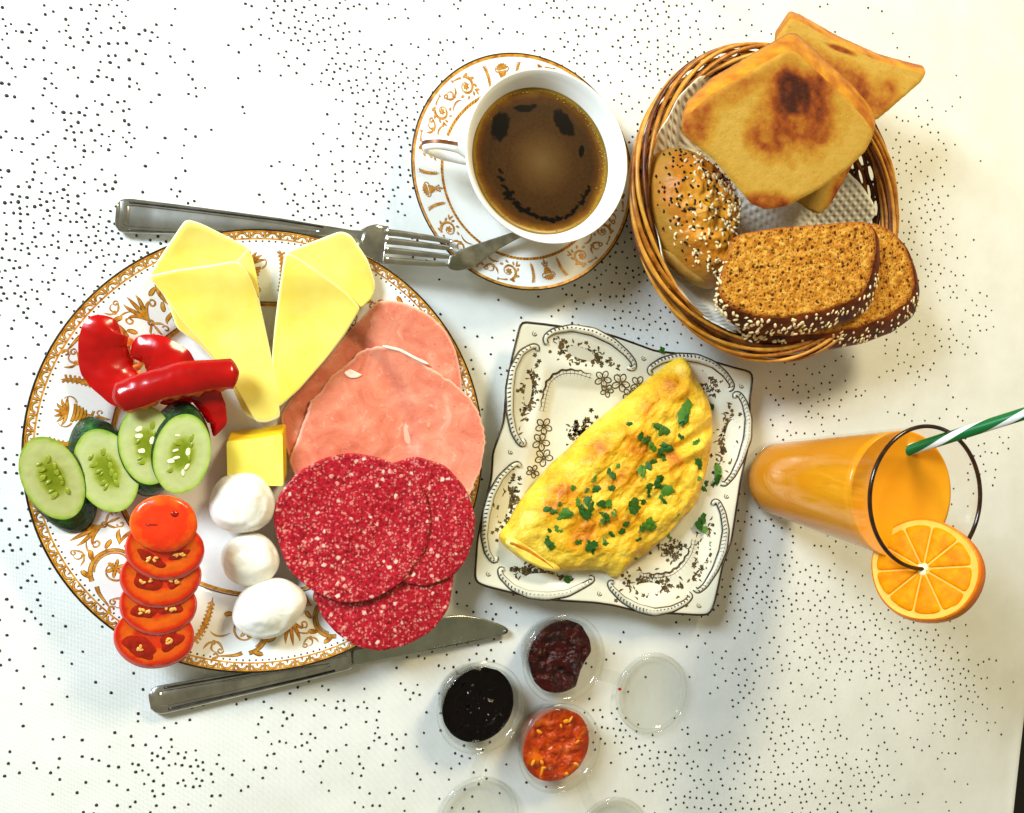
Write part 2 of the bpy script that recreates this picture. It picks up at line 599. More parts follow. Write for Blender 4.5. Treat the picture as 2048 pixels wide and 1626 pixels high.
t.bump(t.math('ADD', t.math('MULTIPLY', n1, 1.5), n2), .7, .0022)
M['omelette'] = t.set(c, .36, sss=.15, sssr=(.6, .35, .08), spec=.45)
M['omelette_fold'] = simple('omelette_inside', '#e8c040', '#f4dc70', 120, .4, bump=(150, .5, .001))
M['parsley'] = simple('parsley', '#0d3a08', '#2d6a12', 500, .45, bump=(700, .4, .0004))
M['parsley_b'] = simple('parsley_pale', '#245c0c', '#56881c', 500, .45, bump=(700, .4, .0004))
t = NT('juice')
M['juice'] = t.set(t.ramp(t.noise(18, 3), [(.3, '#ee9410'), (.7, '#f2a41e')]), .2, spec=.25, sss=.15, sssr=(.9, .4, .05), ssss=.01)
M['glass'] = clear_plastic('clear_glass', (.985, .99, .98), .0, .03, .015, .12)
M['pot'] = clear_plastic('clear_plastic', (.985, .987, .975), .012, .03, .06, .26)
M['rim_refraction'] = simple('glass_rim_refraction', '#1a0c05', '#3c2010', 150, .15, spec=.6)  # dark refraction of the glass lip put into the colour
M['straw_w'] = simple('straw_white', (.85, .86, .84), None, rough=.3)
M['straw_g'] = simple('straw_green', (.003, .14, .028), None, rough=.3)
M['orange_rind'] = simple('orange_rind', '#e06a02', '#f08c08', 60, .35, bump=(550, .7, .0007), spec=.45)
M['orange_pith'] = simple('orange_pith', '#f3a810', '#f6b826', 120, .5)
M['orange_core'] = simple('orange_core', '#fbf2d4', '#f6e09a', 300, .5)
t = NT('orange_flesh'); n = t.noise(160, 4, .6, 0, (1, 1, 1)); t.bump(n, .25, .0006)
M['orange_flesh'] = t.set(t.ramp(n, [(.3, '#de7800'), (.55, '#ea8e00'), (.75, '#f2a404')]), .45, spec=.06, sss=0)
M['jam_black'] = simple('black_jam', '#020001', '#070103', 120, .12, spec=.3, bump=(110, .35, .003))
M['jam_red'] = simple('red_jam', '#120001', '#400306', 170, .10, spec=.45, bump=(220, .9, .003))
t = NT('orange_jam'); n = t.noise(120, 5, .6, .5); t.bump(n, .8, .003)
M['jam_orange'] = t.set(t.ramp(n, [(.3, '#8c2001'), (.5, '#b43602'), (.66, '#cc5c06'), (.8, '#dd8c14')]), .1, spec=.6)
M['peel'] = simple('jam_peel', '#d87808', '#e8a01c', 300, .15)
# ------------------------------------------------------------------ setting: floor, table, cloth with flocked dots
e0, e1 = P(2032, 1640, 0), P(2049, 1490, 0)
slope = (e1[0] - e0[0]) / (e1[1] - e0[1])


def edge_x(y):
    return e0[0] + slope * (np.asarray(y) - e0[1])


mk('floor', [(-3, -3, -.74), (3, -3, -.74), (3, 3, -.74), (-3, 3, -.74)], [(0, 1, 2, 3)], M['floor'], smooth=False)['kind'] = 'structure'
yb, yt, xl = -.62, .62, -.62
tv = [(xl, yb), (float(edge_x(yb)) - .012, yb), (float(edge_x(yt)) - .012, yt), (xl, yt)]
tb = mk('table', [(x, y, -.006) for x, y in tv] + [(x, y, -.036) for x, y in tv],
        [(0, 1, 2, 3), (7, 6, 5, 4), (0, 4, 5, 1), (1, 5, 6, 2), (2, 6, 7, 3), (3, 7, 4, 0)], M['floor'], smooth=False)
tb['kind'] = 'structure'


def cloth_z(x, y):
    return .0010 * np.sin(x * 17 + 2 * np.sin(y * 9)) * np.cos(y * 13 - x * 4) - .0014


NX, NY = 130, 110
ys = np.linspace(yb - .004, yt + .004, NY)
V = []
for j in range(NY):
    x1 = float(edge_x(ys[j]))
    xs = np.r_[np.linspace(xl - .01, x1 - .006, NX - 6), x1 - .003, x1 - .001, x1, x1 + .001, x1 + .003, x1 + .006]
    zz = np.r_[np.zeros(NX - 6), -.0006, -.002, -.004, -.02, -.09, -.20]
    V.append(np.c_[xs, np.full(NX, ys[j]), zz + cloth_z(xs, np.full(NX, ys[j])) * np.r_[np.ones(NX - 6), np.ones(6) * .3]])
V = np.vstack(V)
F = [(j * NX + i, j * NX + i + 1, (j + 1) * NX + i + 1, (j + 1) * NX + i) for j in range(NY - 1) for i in range(NX - 1)]
cloth = mk('tablecloth', V, F, M['cloth'])
tag(cloth, 'white tablecloth with drifts of small black raised dots under everything', 'tablecloth')

DENS = """5531652346632100
4432046025640311
5421137000040061
6641363000000071
6530001007000062
3200000335400053
2000000200006324
3000000000000014
4200000000064001
4200000300076501
2100004222158871
1232454001232440
2432133301588630""".split()
D = np.array([[int(ch) for ch in r] for r in DENS], float)
D[3, 3] = 1
D = np.where(D > 0, .75 * D ** 2.0, 0.3)
RIB = [([(1480, 1180), (1600, 1190), (1700, 1240), (1800, 1290), (1900, 1340), (1920, 1400)], 62, 105), ([(1480, 1350), (1500, 1400), (1540, 1450), (1570, 1490)], 30, 70),
       ([(1590, 1490), (1640, 1510), (1720, 1530), (1760, 1580)], 28, 85), ([(1380, 1540), (1420, 1600), (1560, 1600), (1640, 1590), (1700, 1600)], 35, 80),
       ([(1210, 1455), (1260, 1490), (1320, 1530), (1390, 1580), (1440, 1610)], 40, 95), ([(580, 20), (640, 60), (680, 110), (740, 150), (790, 200), (800, 250), (740, 260)], 36, 75),
       ([(1120, 15), (1155, 60), (1150, 110)], 36, 60), ([(1330, 8), (1350, 60), (1330, 110), (1400, 120)], 40, 65), ([(1810, 330), (1830, 420), (1860, 520)], 40, 60),
       ([(1220, 500), (1255, 600), (1300, 660)], 46, 75), ([(100, 430), (150, 480), (230, 500)], 55, 60), ([(600, 420), (660, 400), (710, 430)], 30, 36),
       ([(880, 1300), (990, 1240)], 40, 30), ([(1580, 770), (1660, 800)], 34, 46), ([(1990, 880), (1960, 940)], 28, 60), ([(300, 1500), (350, 1530), (390, 1545)], 34, 45), ([(800, 150), (860, 110)], 40, 30),
       ([(1800, 700), (1830, 740)], 30, 45), ([(1955, 600), (1965, 640)], 24, 60)]
RIB = [(np.array(a_, float), w_, d_) for a_, w_, d_ in RIB]


def rib(px, py):
    tot = 0.0
    for a_, w_, d_ in RIB:
        ab = a_[1:] - a_[:-1]; ap = np.array((px, py)) - a_[:-1]
        t_ = np.clip((ap * ab).sum(1) / (ab * ab).sum(1), 0, 1)
        d2 = ((ap - t_[:, None] * ab) ** 2).sum(1).min()
        tot = max(tot, d_ * math.exp(-d2 / (2 * w_ * w_ * .36)))
    return tot



def dens(px, py):
    gx = np.clip(px / 128 - .5, 0, 14.999); gy = np.clip(py / 125 - .5, 0, 11.999)
    i, j = int(gx), int(gy); fx, fy = gx - i, gy - j
    d = D[j, i] * (1 - fx) * (1 - fy) + D[j, i + 1] * fx * (1 - fy) + D[j + 1, i] * (1 - fx) * fy + D[j + 1, i + 1] * fx * fy
    if px > 1900 and py < 1500:
        d *= max(0.0, 1 - (px - 1900) / 90)
    sw = math.sin(px * .021 + 2.2 * math.sin(py * .011)) * math.sin(py * .024 - 1.7 * math.sin(px * .009))   # drifts within a cell
    return d * (1 + .75 * sw) + rib(px, py)


grid, dots = {}, []
for _ in range(62000):
    px, py = rng.uniform(-160, 2030), rng.uniform(-140, 1760)
    if rng.rand() * 88 > dens(px, py):
        continue
    md = 11.0
    k = (int(px // 12), int(py // 12))
    if any((px - q[0]) ** 2 + (py - q[1]) ** 2 < md * md for a in (-1, 0, 1) for b in (-1, 0, 1) for q in grid.get((k[0] + a, k[1] + b), ())):
        continue
    grid.setdefault(k, []).append((px, py)); dots.append((px, py))
    if len(dots) > 9000:
        break
parts = []
a6 = np.linspace(0, 2 * math.pi, 8, endpoint=False)
for px, py in dots:
    p = P(px, py, 0)
    if p[0] > edge_x(p[1]) - .006:
        continue
    z0 = float(cloth_z(p[0], p[1]))
    r = rng.uniform(.00076, .00106)
    if px < 330 and py < 420:
        r *= rng.uniform(.85, 1.3)
    ex = rng.uniform(.9, 1.1)
    c = np.array([p[0], p[1], z0])
    r0 = np.c_[r * ex * np.cos(a6), r / ex * np.sin(a6), np.full(8, -.0001)] + c
    r1 = np.c_[.75 * r * ex * np.cos(a6), .75 * r / ex * np.sin(a6), np.full(8, .00045)] + c
    parts.append(rings([r0, r1, c + (0, 0, .0006)]))
V, F = join(parts)
mk('flocked_dots', V, F, M['dot'], cloth, kind='stuff')


# ------------------------------------------------------------------ painted ornament: flat strokes laid on porcelain
def arc(cx, cy, r, a0, a1, n=14, ry=None, rot=0):
    a = np.radians(np.linspace(a0, a1, n))
    x, y = r * np.cos(a), (ry or r) * np.sin(a)
    c, s = math.cos(math.radians(rot)), math.sin(math.radians(rot))
    return np.c_[cx + x * c - y * s, cy + x * s + y * c]


def spiral(cx, cy, r0, r1, a0, a1, n=26):
    a = np.radians(np.linspace(a0, a1, n)); r = np.linspace(r0, r1, n)
    return np.c_[cx + r * np.cos(a), cy + r * np.sin(a)]


def bez(p0, p1, p2, p3, n=14):
    t = np.linspace(0, 1, n)[:, None]
    p0, p1, p2, p3 = map(np.array, (p0, p1, p2, p3))
    return (1 - t) ** 3 * p0 + 3 * (1 - t) ** 2 * t * p1 + 3 * (1 - t) * t ** 2 * p2 + t ** 3 * p3


def stroke(pl, w, prof='lens'):
    pl = np.asarray(pl, float)
    t = np.linspace(0, 1, len(pl))
    if prof == 'lens':
        ww = w * np.sin(math.pi * np.clip(t, .02, .98)) ** .7
    elif prof == 'taper':
        ww = w * (1 - .85 * t)
    elif prof == 'drop':
        ww = w * np.sin(math.pi * np.clip(t, .02, .99) ** 1.8)
    else:
        ww = np.full(len(pl), w)
    g = np.gradient(pl, axis=0)
    g /= np.linalg.norm(g, axis=1)[:, None] + 1e-9
    nrm = np.c_[-g[:, 1], g[:, 0]]
    V = np.vstack([pl + nrm * ww[:, None] / 2, pl - nrm * ww[:, None] / 2])
    n = len(pl)
    F = [(i, i + 1, n + i + 1, n + i) for i in range(n - 1)]
    return V, F


def paint(name, strokes, fmap, parent, mats, lift=.00012, inner=.70):
    """strokes: (polyline, width, profile); dark outline below, gold fill above"""
    V, F, mi, k = [], [], [], 0
    for lvl, (sc, dz) in enumerate(((1.0, lift), (inner, lift + .00009))):
        if lvl and len(mats) < 2:
            break
        for pl, w, pr in strokes:
            v, f = stroke(pl, w * sc, pr)
            q = fmap(v[:, 0], v[:, 1]); q[:, 2] += dz
            V.append(q); F += [tuple(i + k for i in ff) for ff in f]; mi += [lvl] * len(f); k += len(v)
    return mk(name, np.vstack(V), F, mats, parent, smooth=False, midx=mi)


def flip(st):
    return [(np.c_[-np.asarray(p)[:, 0], np.asarray(p)[:, 1]], w, pr) for p, w, pr in st]


def moved(st, du, dv, s=1.0):
    return [(np.asarray(p) * s + (du, dv), w * s, pr) for p, w, pr in st]


# motifs in millimetres: u along the rim, v outwards
PALM = [(bez((0, -6), (-1, -1), (-4, 2), (-6.5, 1.5)), 1.5, 'lens'), (spiral(-6, .2, 1.8, .6, 100, 420, 12), .8, 'c'),
        (bez((0, -6), (-.6, 0), (-3.4, 3), (-3, 7)), 1.9, 'lens'), (bez((0, -6), (.6, 0), (3.4, 3), (3, 7)), 1.9, 'lens'),
        (bez((0, -6), (0, -1), (.2, 4), (0, 8.5)), 1.9, 'lens'),
        (bez((0, -6), (1, -1), (4, 2), (6.5, 1.5)), 1.5, 'lens'), (spiral(6, .2, 1.8, .6, 80, -240, 12), .8, 'c'),
        (bez((0, -6), (-1.2, -8), (-3.6, -8), (-4.2, -10.5)), 1.1, 'lens'), (bez((0, -6), (1.2, -8), (3.6, -8), (4.2, -10.5)), 1.1, 'lens'),
        (arc(0, -6, 1.1, 0, 360, 12), 1.0, 'c'), (bez((0, -7), (.4, -9), (-.4, -11), (0, -13)), 1.3, 'lens'),
        (spiral(-3.4, -12, 1.8, .4, 60, 380, 12), .7, 'c'), (spiral(3.4, -12, 1.8, .4, 120, -200, 12), .7, 'c')]
CSC = [(spiral(0, 0, 10.2, 2.4, 100, 560, 46), 1.5, 'taper'), (spiral(0, 0, 8.4, 5.0, 120, 330, 20), .6, 'c')]
for k in range(6):
    a = math.radians(40 + 60 * k)
    CSC.append((bez((0, 0), (1.5 * math.cos(a), 1.5 * math.sin(a)), (3 * math.cos(a + .3), 3 * math.sin(a + .3)), (4.2 * math.cos(a + .1), 4.2 * math.sin(a + .1)), 8), 1.3, 'lens'))
for k, a in enumerate((110, 150, 190, 235, 280, 320)):
    a = math.radians(a)
    p = np.array((9.6 * math.cos(a), 9.6 * math.sin(a)))
    q = p + 4.4 * np.array((math.cos(a + .9), math.sin(a + .9)))
    CSC.append((bez(p, p * 1.12, q * 1.05, q, 8), 1.7, 'lens'))
CSC += [(bez((1, 10), (5, 12.5), (9, 11), (12, 13.5)), 1.4, 'taper'), (spiral(11.4, 12.2, 1.6, .4, 60, 360, 10), .6, 'c'),
        (bez((-8, -7), (-11, -9), (-13, -8), (-14.5, -10.5)), 1.5, 'lens'), (bez((-8, -7), (-11, -11), (-9.5, -12), (-11, -14)), 1.4, 'lens')]
FEATH = [(bez((0, -12), (1.5, -5), (1.5, 3), (-1.5, 10)), 1.5, 'lens')]
for t in np.linspace(.1, .9, 11):
    p = bez((0, -12), (1.5, -5), (1.5, 3), (-1.5, 10), 101)[int(t * 100)]
    FEATH += [(np.array([p, p + (1.7, 1.2)]), .6, 'c'), (np.array([p, p + (-1.7, 1.2)]), .6, 'c')]
VASE = [(bez((-4, 1.2), (-1.5, .5), (1.5, .5), (4, 1.2)), 1.3, 'c'), (bez((-3.4, 0), (-1.5, -.8), (1.5, -.8), (3.4, 0)), 1.5, 'c'),
        (bez((-2.9, -1.4), (-1, -2.2), (1, -2.2), (2.9, -1.4)), 1.6, 'c'), (bez((-2.1, -2.9), (-1, -3.5), (1, -3.5), (2.1, -2.9)), 1.5, 'c'),
        (np.array([(0, -4.2), (0, -6)]), 1.4, 'c'), (bez((-2.6, -6.4), (-1, -6), (1, -6), (2.6, -6.4)), 1.0, 'c'),
        (bez((0, -7), (.7, -9), (-.7, -11), (0, -13.5)), 1.4, 'lens'), (spiral(-2.4, -9, 1.5, .4, 0, 330, 12), .6, 'c'), (spiral(2.4, -9, 1.5, .4, 180, -150, 12), .6, 'c'),
        (arc(0, 3.4, 2.0, 0, 180, 10), 1.5, 'c')]
for k in range(7):
    a = math.radians(18 + 24 * k)
    VASE.append((bez((0, 3), (2.5 * math.cos(a), 3 + 2.5 * math.sin(a)), (4 * math.cos(a + .2), 3 + 4 * math.sin(a + .2)), (6.4 * math.cos(a), 3 + 5.6 * math.sin(a)), 8), 1.35, 'lens'))
VASE += [(bez((-4.5, 1), (-7, 2), (-7, 5), (-5, 6)), .8, 'taper'), (bez((4.5, 1), (7, 2), (7, 5), (5, 6)), .8, 'taper')]


def interp_prof(prof):
    a = np.array(prof)
    return lambda r: np.interp(r, a[:, 0], a[:, 1])


# ------------------------------------------------------------------ the dinner plate
PC = P(545, 901, .022)[:2]
pz = interp_prof([(0, .0042), (.080, .0042), (.0865, .0052), (.0905, .0088), (.094, .0110), (.115, .0172), (.1336, .0220), (1, .0220)])


def plate_z(x, y):
    return pz(np.hypot(np.asarray(x) - PC[0], np.asarray(y) - PC[1]))


plate = thing('dinner_plate', 'large round white dinner plate with gilt scroll border holding cheese, ham, salami and vegetables', 'plate', (PC[0], PC[1], 0))


def at_loc(V, c):
    return V + np.array([c[0], c[1], 0])


pr = [(0, .0042), (.04, .0042), (.080, .0042)] + [(r, float(pz(r))) for r in np.linspace(.083, .1330, 26)] + \
     [(.1334, .0216), (.1330, .0206), (.115, .0148), (.094, .0078), (.088, .0030), (.080, .0010), (.076, .0002), (.073, .0010), (0, .0016)]
V, F = lathe(pr, 160)
mk('plate_body', at_loc(V, PC), F, M['porcelain'], plate)


def polar(c, zf):
    """u (mm along at r0), v (mm outwards) around angle phi"""
    def make(phi, r0):
        def f(u, v):
            r = r0 + v * .001
            a = math.radians(phi) - u * .001 / r0
            return np.c_[c[0] + r * np.cos(a), c[1] + r * np.sin(a), zf(r)]
        return f
    return make


pm = polar(PC, pz)


def band(name, c, zf, r0, r1, mats, parent, lift=.00012, n=200):
    a = np.linspace(0, 2 * math.pi, n, endpoint=False)
    rl = [np.c_[c[0] + r * np.cos(a), c[1] + r * np.sin(a), np.full(n, zf(r) + lift)] for r in (r0, (r0 + r1) / 2, r1)]
    V, F = rings(rl)
    return mk(name, V, F, mats, parent)


band('gilt_edge', PC, pz, .1321, .1331, M['gilt'], plate)
band('gilt_inner_edge', PC, pz, .1281, .1290, M['gilt'], plate)
st = []
for k in range(92):
    u0 = k * 2 * math.pi * 131 / 92
    st += [(arc(u0, -2.1, 3.2, 15, 165, 9), 1.35, 'c'), (np.array([(u0, -2.0), (u0, -.4)]), 1.3, 'taper'), (np.array([(u0 + 4.47, -2.0), (u0 + 4.47, 1.2)]), 1.5, 'c')]
f0 = pm(0, .131)
paint('edge_wave', st, f0, plate, [M['gilt_dark'], M['gilt']], lift=.00026, inner=.6)
V, F = lathe([(.1331, .0218), (.1338, .0224), (.1343, .0218), (.1338, .0208)], 160)
mk('edge_line', at_loc(V, PC), F, M['edge_dark'], plate)
st = [(arc(k * 2 * math.pi * 127.0 / 210, 0, .32, 0, 360, 7), .64, 'c') for k in range(210)]
paint('dotted_line', st, pm(0, .1270), plate, [M['sepia']], lift=.00012)
band('gilt_line', PC, pz, .0890, .0908, M['gilt'], plate)
V, F = lathe([(.0910, float(pz(.0910)) + .0002), (.0913, float(pz(.0913)) + .0004), (.0917, float(pz(.0917)) + .0002)], 160)
mk('inner_line', at_loc(V, PC), F, M['gilt_dark'], plate)


def motif_set(base_phi, step, cnt, mk_map, r0, parent, c, extra):
    for nm, st, dphi in extra:
        src = None
        for k in range(cnt):
            if src is None:
                src = paint(nm, st, mk_map(base_phi + dphi, r0), parent, [M['gilt_dark'], M['gilt']])
            else:
                o = src.copy(); COL.objects.link(o); o.parent = parent
                o.rotation_euler = (0, 0, math.radians(step * k))


def wt(st, s, k):
    return [(np.asarray(p) * s, w * s * k, pr_) for p, w, pr_ in st]


CSC_, PALM_, VASE_, FEATH_ = wt(CSC, 1.30, 1.30), wt(PALM, 1.30, .95), wt(VASE, 1.30, 1.0), wt(FEATH, 1.25, 1.5)
motif_set(132, 72, 5, pm, .110, plate, PC, [
    ('palmette', PALM_, 0), ('gilt_scroll', CSC_, -13.5), ('gilt_scroll', flip(CSC_), 13.5),
    ('gilt_urn', VASE_, 36), ('gilt_feather', FEATH_, 27), ('gilt_feather', flip(FEATH_), 45)])

# ------------------------------------------------------------------ saucer and cup
SC = P(1054, 344, .018)[:2]
sz = interp_prof([(0, .004), (.028, .004), (.034, .0052), (.054, .0095), (.0600, .0120), (.0797, .0180), (1, .018)])
saucer = thing('saucer', 'round white saucer with gilt scroll border under the coffee cup', 'saucer', (SC[0], SC[1], 0))
pr = [(0, .004), (.028, .004), (.0285, .0048), (.030, .0046)] + [(r, float(sz(r))) for r in np.linspace(.034, .0792, 18)] + \
     [(.0796, .0176), (.0792, .0167), (.060, .0092), (.05, .0040), (.042, .0015), (.040, .0002), (.037, .0012), (0, .0018)]
V, F = lathe(pr, 140)
mk('saucer_body', at_loc(V, SC), F, M['porcelain'], saucer)
sm = polar(SC, sz)
band('gilt_edge', SC, sz, .0776, .0792, M['gilt'], saucer)
band('gilt_line', SC, sz, .0566, .0586, M['gilt'], saucer)
st = [(np.array([(k * 2 * math.pi * 57.6 / 150, -.8), (k * 2 * math.pi * 57.6 / 150 + 1.2, .8)]), .45, 'c') for k in range(150)]
paint('inner_twist', st, sm(0, .0576), saucer, [M['gilt_dark']], lift=.00026)
V, F = lathe([(.0792, .0178), (.0798, .0184), (.0802, .0179), (.0798, .0170)], 140)
mk('edge_line', at_loc(V, SC), F, M['edge_dark'], saucer)
s7 = lambda s, k=.62: [(np.asarray(p) * k, w * k * 1.65, pr_) for p, w, pr_ in s]
BR = [(bez((-6, -6), (-2, -3), (3, -4), (7, -7)), .9, 'lens'), (bez((-2, 0), (-4, 4), (-1, 6), (2, 5)), 1.0, 'taper'), (bez((-2, 0), (0, -2), (3, 1), (5, 4)), 1.0, 'lens'),
      (spiral(3, 4, 2, .4, 0, 360, 12), .7, 'c'), (bez((-2, 0), (-5, 0), (-6, 2), (-7, 5)), 1.0, 'lens'), (arc(-2, 0, .9, 0, 360, 9), .9, 'c')]
motif_set(132, 72, 5, pm, .119, plate, PC, [('gilt_spray', wt(BR, .95, 1.35), 21.5), ('gilt_spray', flip(wt(BR, .95, 1.35)), -21.5), ('gilt_spray', wt(BR, .8, 1.3), 4.5)])
motif_set(104, 90, 4, sm, .0682, saucer, SC, [
    ('gilt_urn', s7(VASE, .72), 0), ('gilt_scroll', s7(CSC, .60), -24), ('gilt_scroll', flip(s7(CSC, .60)), 24),
    ('gilt_spray', s7(BR, .85), -35), ('gilt_scroll', s7(CSC, .56), 45), ('gilt_spray', flip(s7(BR, .85)), 35),
    ('gilt_feather', s7(FEATH, .68), 9.5), ('gilt_feather', flip(s7(FEATH, .68)), -9.5)])

cup = thing('coffee_cup', 'white porcelain cup filled with frothy coffee standing on the round saucer', 'cup', (SC[0], SC[1], .004))
cin = [(0, .0125), (.018, .0130), (.030, .0200), (.0390, .033), (.0462, .050), (.0505, .0605), (.0530, .0638)]
pr = cin + [(.0538, .0644), (.0545, .0640), (.0540, .0615), (.0505, .050), (.0425, .033), (.0330, .0200), (.0268, .0140), (.0262, .0100), (.0272, .0062), (.0268, .0045), (.0245, .0044), (.0235, .008), (0, .0085)]
pr = [(r * 1.02, .004 + (z - .004) * .885) for r, z in pr]
V, F = lathe(pr, 140)
mk('cup_body', at_loc(V, SC), F, M['porcelain'], cup)
# handle: flat loop reaching towards -x
hp = openline([(-.0500, .004, .049), (-.060, .004, .0545), (-.070, .0045, .0545), (-.0765, .005, .047), (-.074, .005, .037), (-.062, .0045, .029), (-.041, .004, .026)], 40, 3)
hp[:, 2] = .004 + (hp[:, 2] - .004) * .86; hp[:, 0] += SC[0]; hp[:, 1] += SC[1]
tan = np.gradient(hp, axis=0); tan /= np.linalg.norm(tan, axis=1)[:, None]
side = np.array([0, 1.0, 0]); nn = np.cross(tan, side)
a = np.linspace(0, 2 * math.pi, 12, endpoint=False)
wv = np.interp(np.linspace(0, 1, 40), [0, .1, .3, .6, 1], [.0075, .0050, .0044, .0042, .0055])
V = (hp[:, None] + wv[:, None, None] * np.cos(a)[None, :, None] * side + .0024 * np.sin(a)[None, :, None] * nn[:, None]).reshape(-1, 3)
F = [(i * 12 + j, i * 12 + (j + 1) % 12, (i + 1) * 12 + (j + 1) % 12, (i + 1) * 12 + j) for i in range(39) for j in range(12)]
handle = mk('handle', V, F, M['porcelain'], cup)
sgn = 1 if nn[12][2] > 0 else -1
gv, gf = [], []
for i in range(5, 20):
    for wdt in (-.0011, .0011):
        gv.append(hp[i] + side * wdt + sgn * nn[i] * .0026)
gf = [(2 * i, 2 * i + 1, 2 * i + 3, 2 * i + 2) for i in range(14)]
mk('gilt_stripe', gv, gf, M['gilt_dark'], handle)
# coffee surface with crema gaps
zc = .0446
CR = .0472
eyes = [(1000, 252, 16, 28, 18), (1127, 246, 15, 28, -38), (1047, 217, 17, 7, -5), (1066, 213, 8, 4, -25), (1163, 303, 6, 10, 5)]
mouth = openline([(1000, 340), (1005, 365), (1018, 392), (1040, 415), (1065, 430), (1090, 438), (1120, 440), (1145, 425), (1165, 402), (1176, 372)], 34, 1)
rs = np.random.RandomState(3)
for q in mouth:
    eyes.append((q[0] + rs.uniform(-3, 3), q[1] + rs.uniform(-3, 3), rs.uniform(4, 9) * (1.5 if 5 < np.where(mouth == q)[0][0] < 15 else .9), rs.uniform(2, 5), rs.uniform(-60, 60)))
rl, ss = [], np.linspace(0, 1, 110)
a = np.linspace(0, 2 * math.pi, 220, endpoint=False)
for s in ss:
    rl.append(np.array([SC[0], SC[1], zc]) if s == 0 else np.c_[SC[0] + s * CR * np.cos(a), SC[1] + s * CR * np.sin(a), np.full(220, zc + .0009 * max(0, (s - .93) / .07) ** 2)])
V, F = rings(rl)
s = ring_s(rl, ss)
dark = np.zeros(len(V))
jit = nz(V[:, 0], V[:, 1], 260, 2.0) * .25
for ex, ey, rx, ry, rot in eyes:
    c0 = P(ex, ey, zc); k = 2870.0
    dx, dy = (V[:, 0] - c0[0]) * k, (V[:, 1] - c0[1]) * k
    cr_, sr_ = math.cos(math.radians(rot)), math.sin(math.radians(rot))
    u, w = dx * cr_ - dy * sr_, dx * sr_ + dy * cr_
    dd = np.hypot(u / rx, w / ry) + jit
    dark = np.maximum(dark, np.clip((1.12 - dd) / .2, 0, 1))
cf = mk('coffee', V, F, M['coffee'], cup, attrs={'s': s, 'dark': dark})
rs = np.random.RandomState(12)
parts = []
for _ in range(170):
    an = rs.normal(.55, .75) if rs.rand() < .7 else rs.uniform(0, 6.28)
    r = CR * (1 - abs(rs.normal(0, .035)) - .015)
    b_ = rs.uniform(.00025, .0007)
    parts.append(ellipsoid((SC[0] + r * math.cos(an), SC[1] + r * math.sin(an), zc + b_ * .3), (b_, b_, b_), 0, 7, 4))
V, F = join(parts)
mk('foam_bubbles', V, F, simple('foam_bubble', '#6a4c12', '#b09038', 900, .08, spec=.6), cf, kind='stuff')

# ------------------------------------------------------------------ cutlery
fork = thing('fork', 'steel dinner fork lying above the plate, handle end free and prongs on the saucer rim', 'fork', P(300, 430, 0))


def fz(px):
    return np.interp(px, [220, 300, 660, 725, 760, 850, 910], [.0030, .0034, .0120, .0165, .0160, .0185, .0205])


def strip(cl, w, name, mat, parent, zf, thick=.0022, nrm=None, crown=.0006):
    """flat bar along a px centre line with px width"""
    cl = np.asarray(cl, float); n = len(cl)
    g = np.gradient(cl, axis=0); g /= np.linalg.norm(g, axis=1)[:, None]
    nr = np.c_[-g[:, 1], g[:, 0]]
    prof = [(-1, -.5), (-1, .35), (-.86, .5), (0, .5 + crown / thick), (.86, .5), (1, .35), (1, -.5), (0, -.6)]
    V = []
    for i in range(n):
        z = float(zf(cl[i, 0]))
        for u, v in prof:
            q = cl[i] + nr[i] * u * w[i] / 2
            V.append(P(q[0], q[1], z + v * thick))
    m = len(prof)
    F = [(i * m + j, i * m + (j + 1) % m, (i + 1) * m + (j + 1) % m, (i + 1) * m + j) for i in range(n - 1) for j in range(m)]
    F += [tuple(range(m)), tuple(range((n - 1) * m, n * m))[::-1]]
    return mk(name, V, F, mat, parent)


cl = openline([(231, 430), (260, 432), (400, 443), (560, 456), (660, 465), (700, 470), (730, 476)], 60, 2)
w = np.interp(cl[:, 0], [231, 236, 246, 262, 330, 450, 560, 650, 700, 730], [40, 60, 68, 70, 64, 52, 40, 26, 22, 30])
strip(cl, w, 'handle', M['steel'], fork, fz)
cl2 = openline([(250, 431), (300, 435), (400, 443), (520, 453), (640, 463)], 40, 1)
w2 = np.interp(cl2[:, 0], [250, 262, 330, 450, 560, 640], [38, 44, 40, 30, 18, 6])
strip(cl2, w2, 'handle_panel', simple('steel_panel', (.30, .30, .28), (.44, .43, .40), 60, .3, metal=1), fork, lambda x: fz(x) + .0007, thick=.0018, crown=.0002)
for sg in (-1, 1):
    g = np.gradient(cl, axis=0); g /= np.linalg.norm(g, axis=1)[:, None]
    e = cl + np.c_[-g[:, 1], g[:, 0]] * (w * .40)[:, None] * sg
    e = e[3:50]
    pts = np.array([P(q[0], q[1], fz(q[0]) + .0016) for q in e])
    V, F = tube(pts, .0005, 6)
    mk('handle_groove', V, F, M['steel_dark'], fork)
cl = openline([(716, 473), (735, 480), (752, 487), (772, 490)], 20, 2)
w = np.interp(cl[:, 0], [716, 726, 740, 772], [28, 52, 74, 76])
strip(cl, w, 'fork_head', M['steel'], fork, fz, thick=.0018, crown=.0003)
for i, (ya, yb2) in enumerate(((462, 482), (479, 496), (498, 513), (518, 528))):
    cl = openline([(768, ya + 2), (800, ya + 5), (860, (ya + yb2) / 2 + 4), (905, yb2 + 1)], 16, 1)
    w = np.interp(cl[:, 0], [768, 890, 905], [14, 11, 7])
    strip(cl, w, 'tine', M['steel'], fork, fz, thick=.0018, crown=.0004)

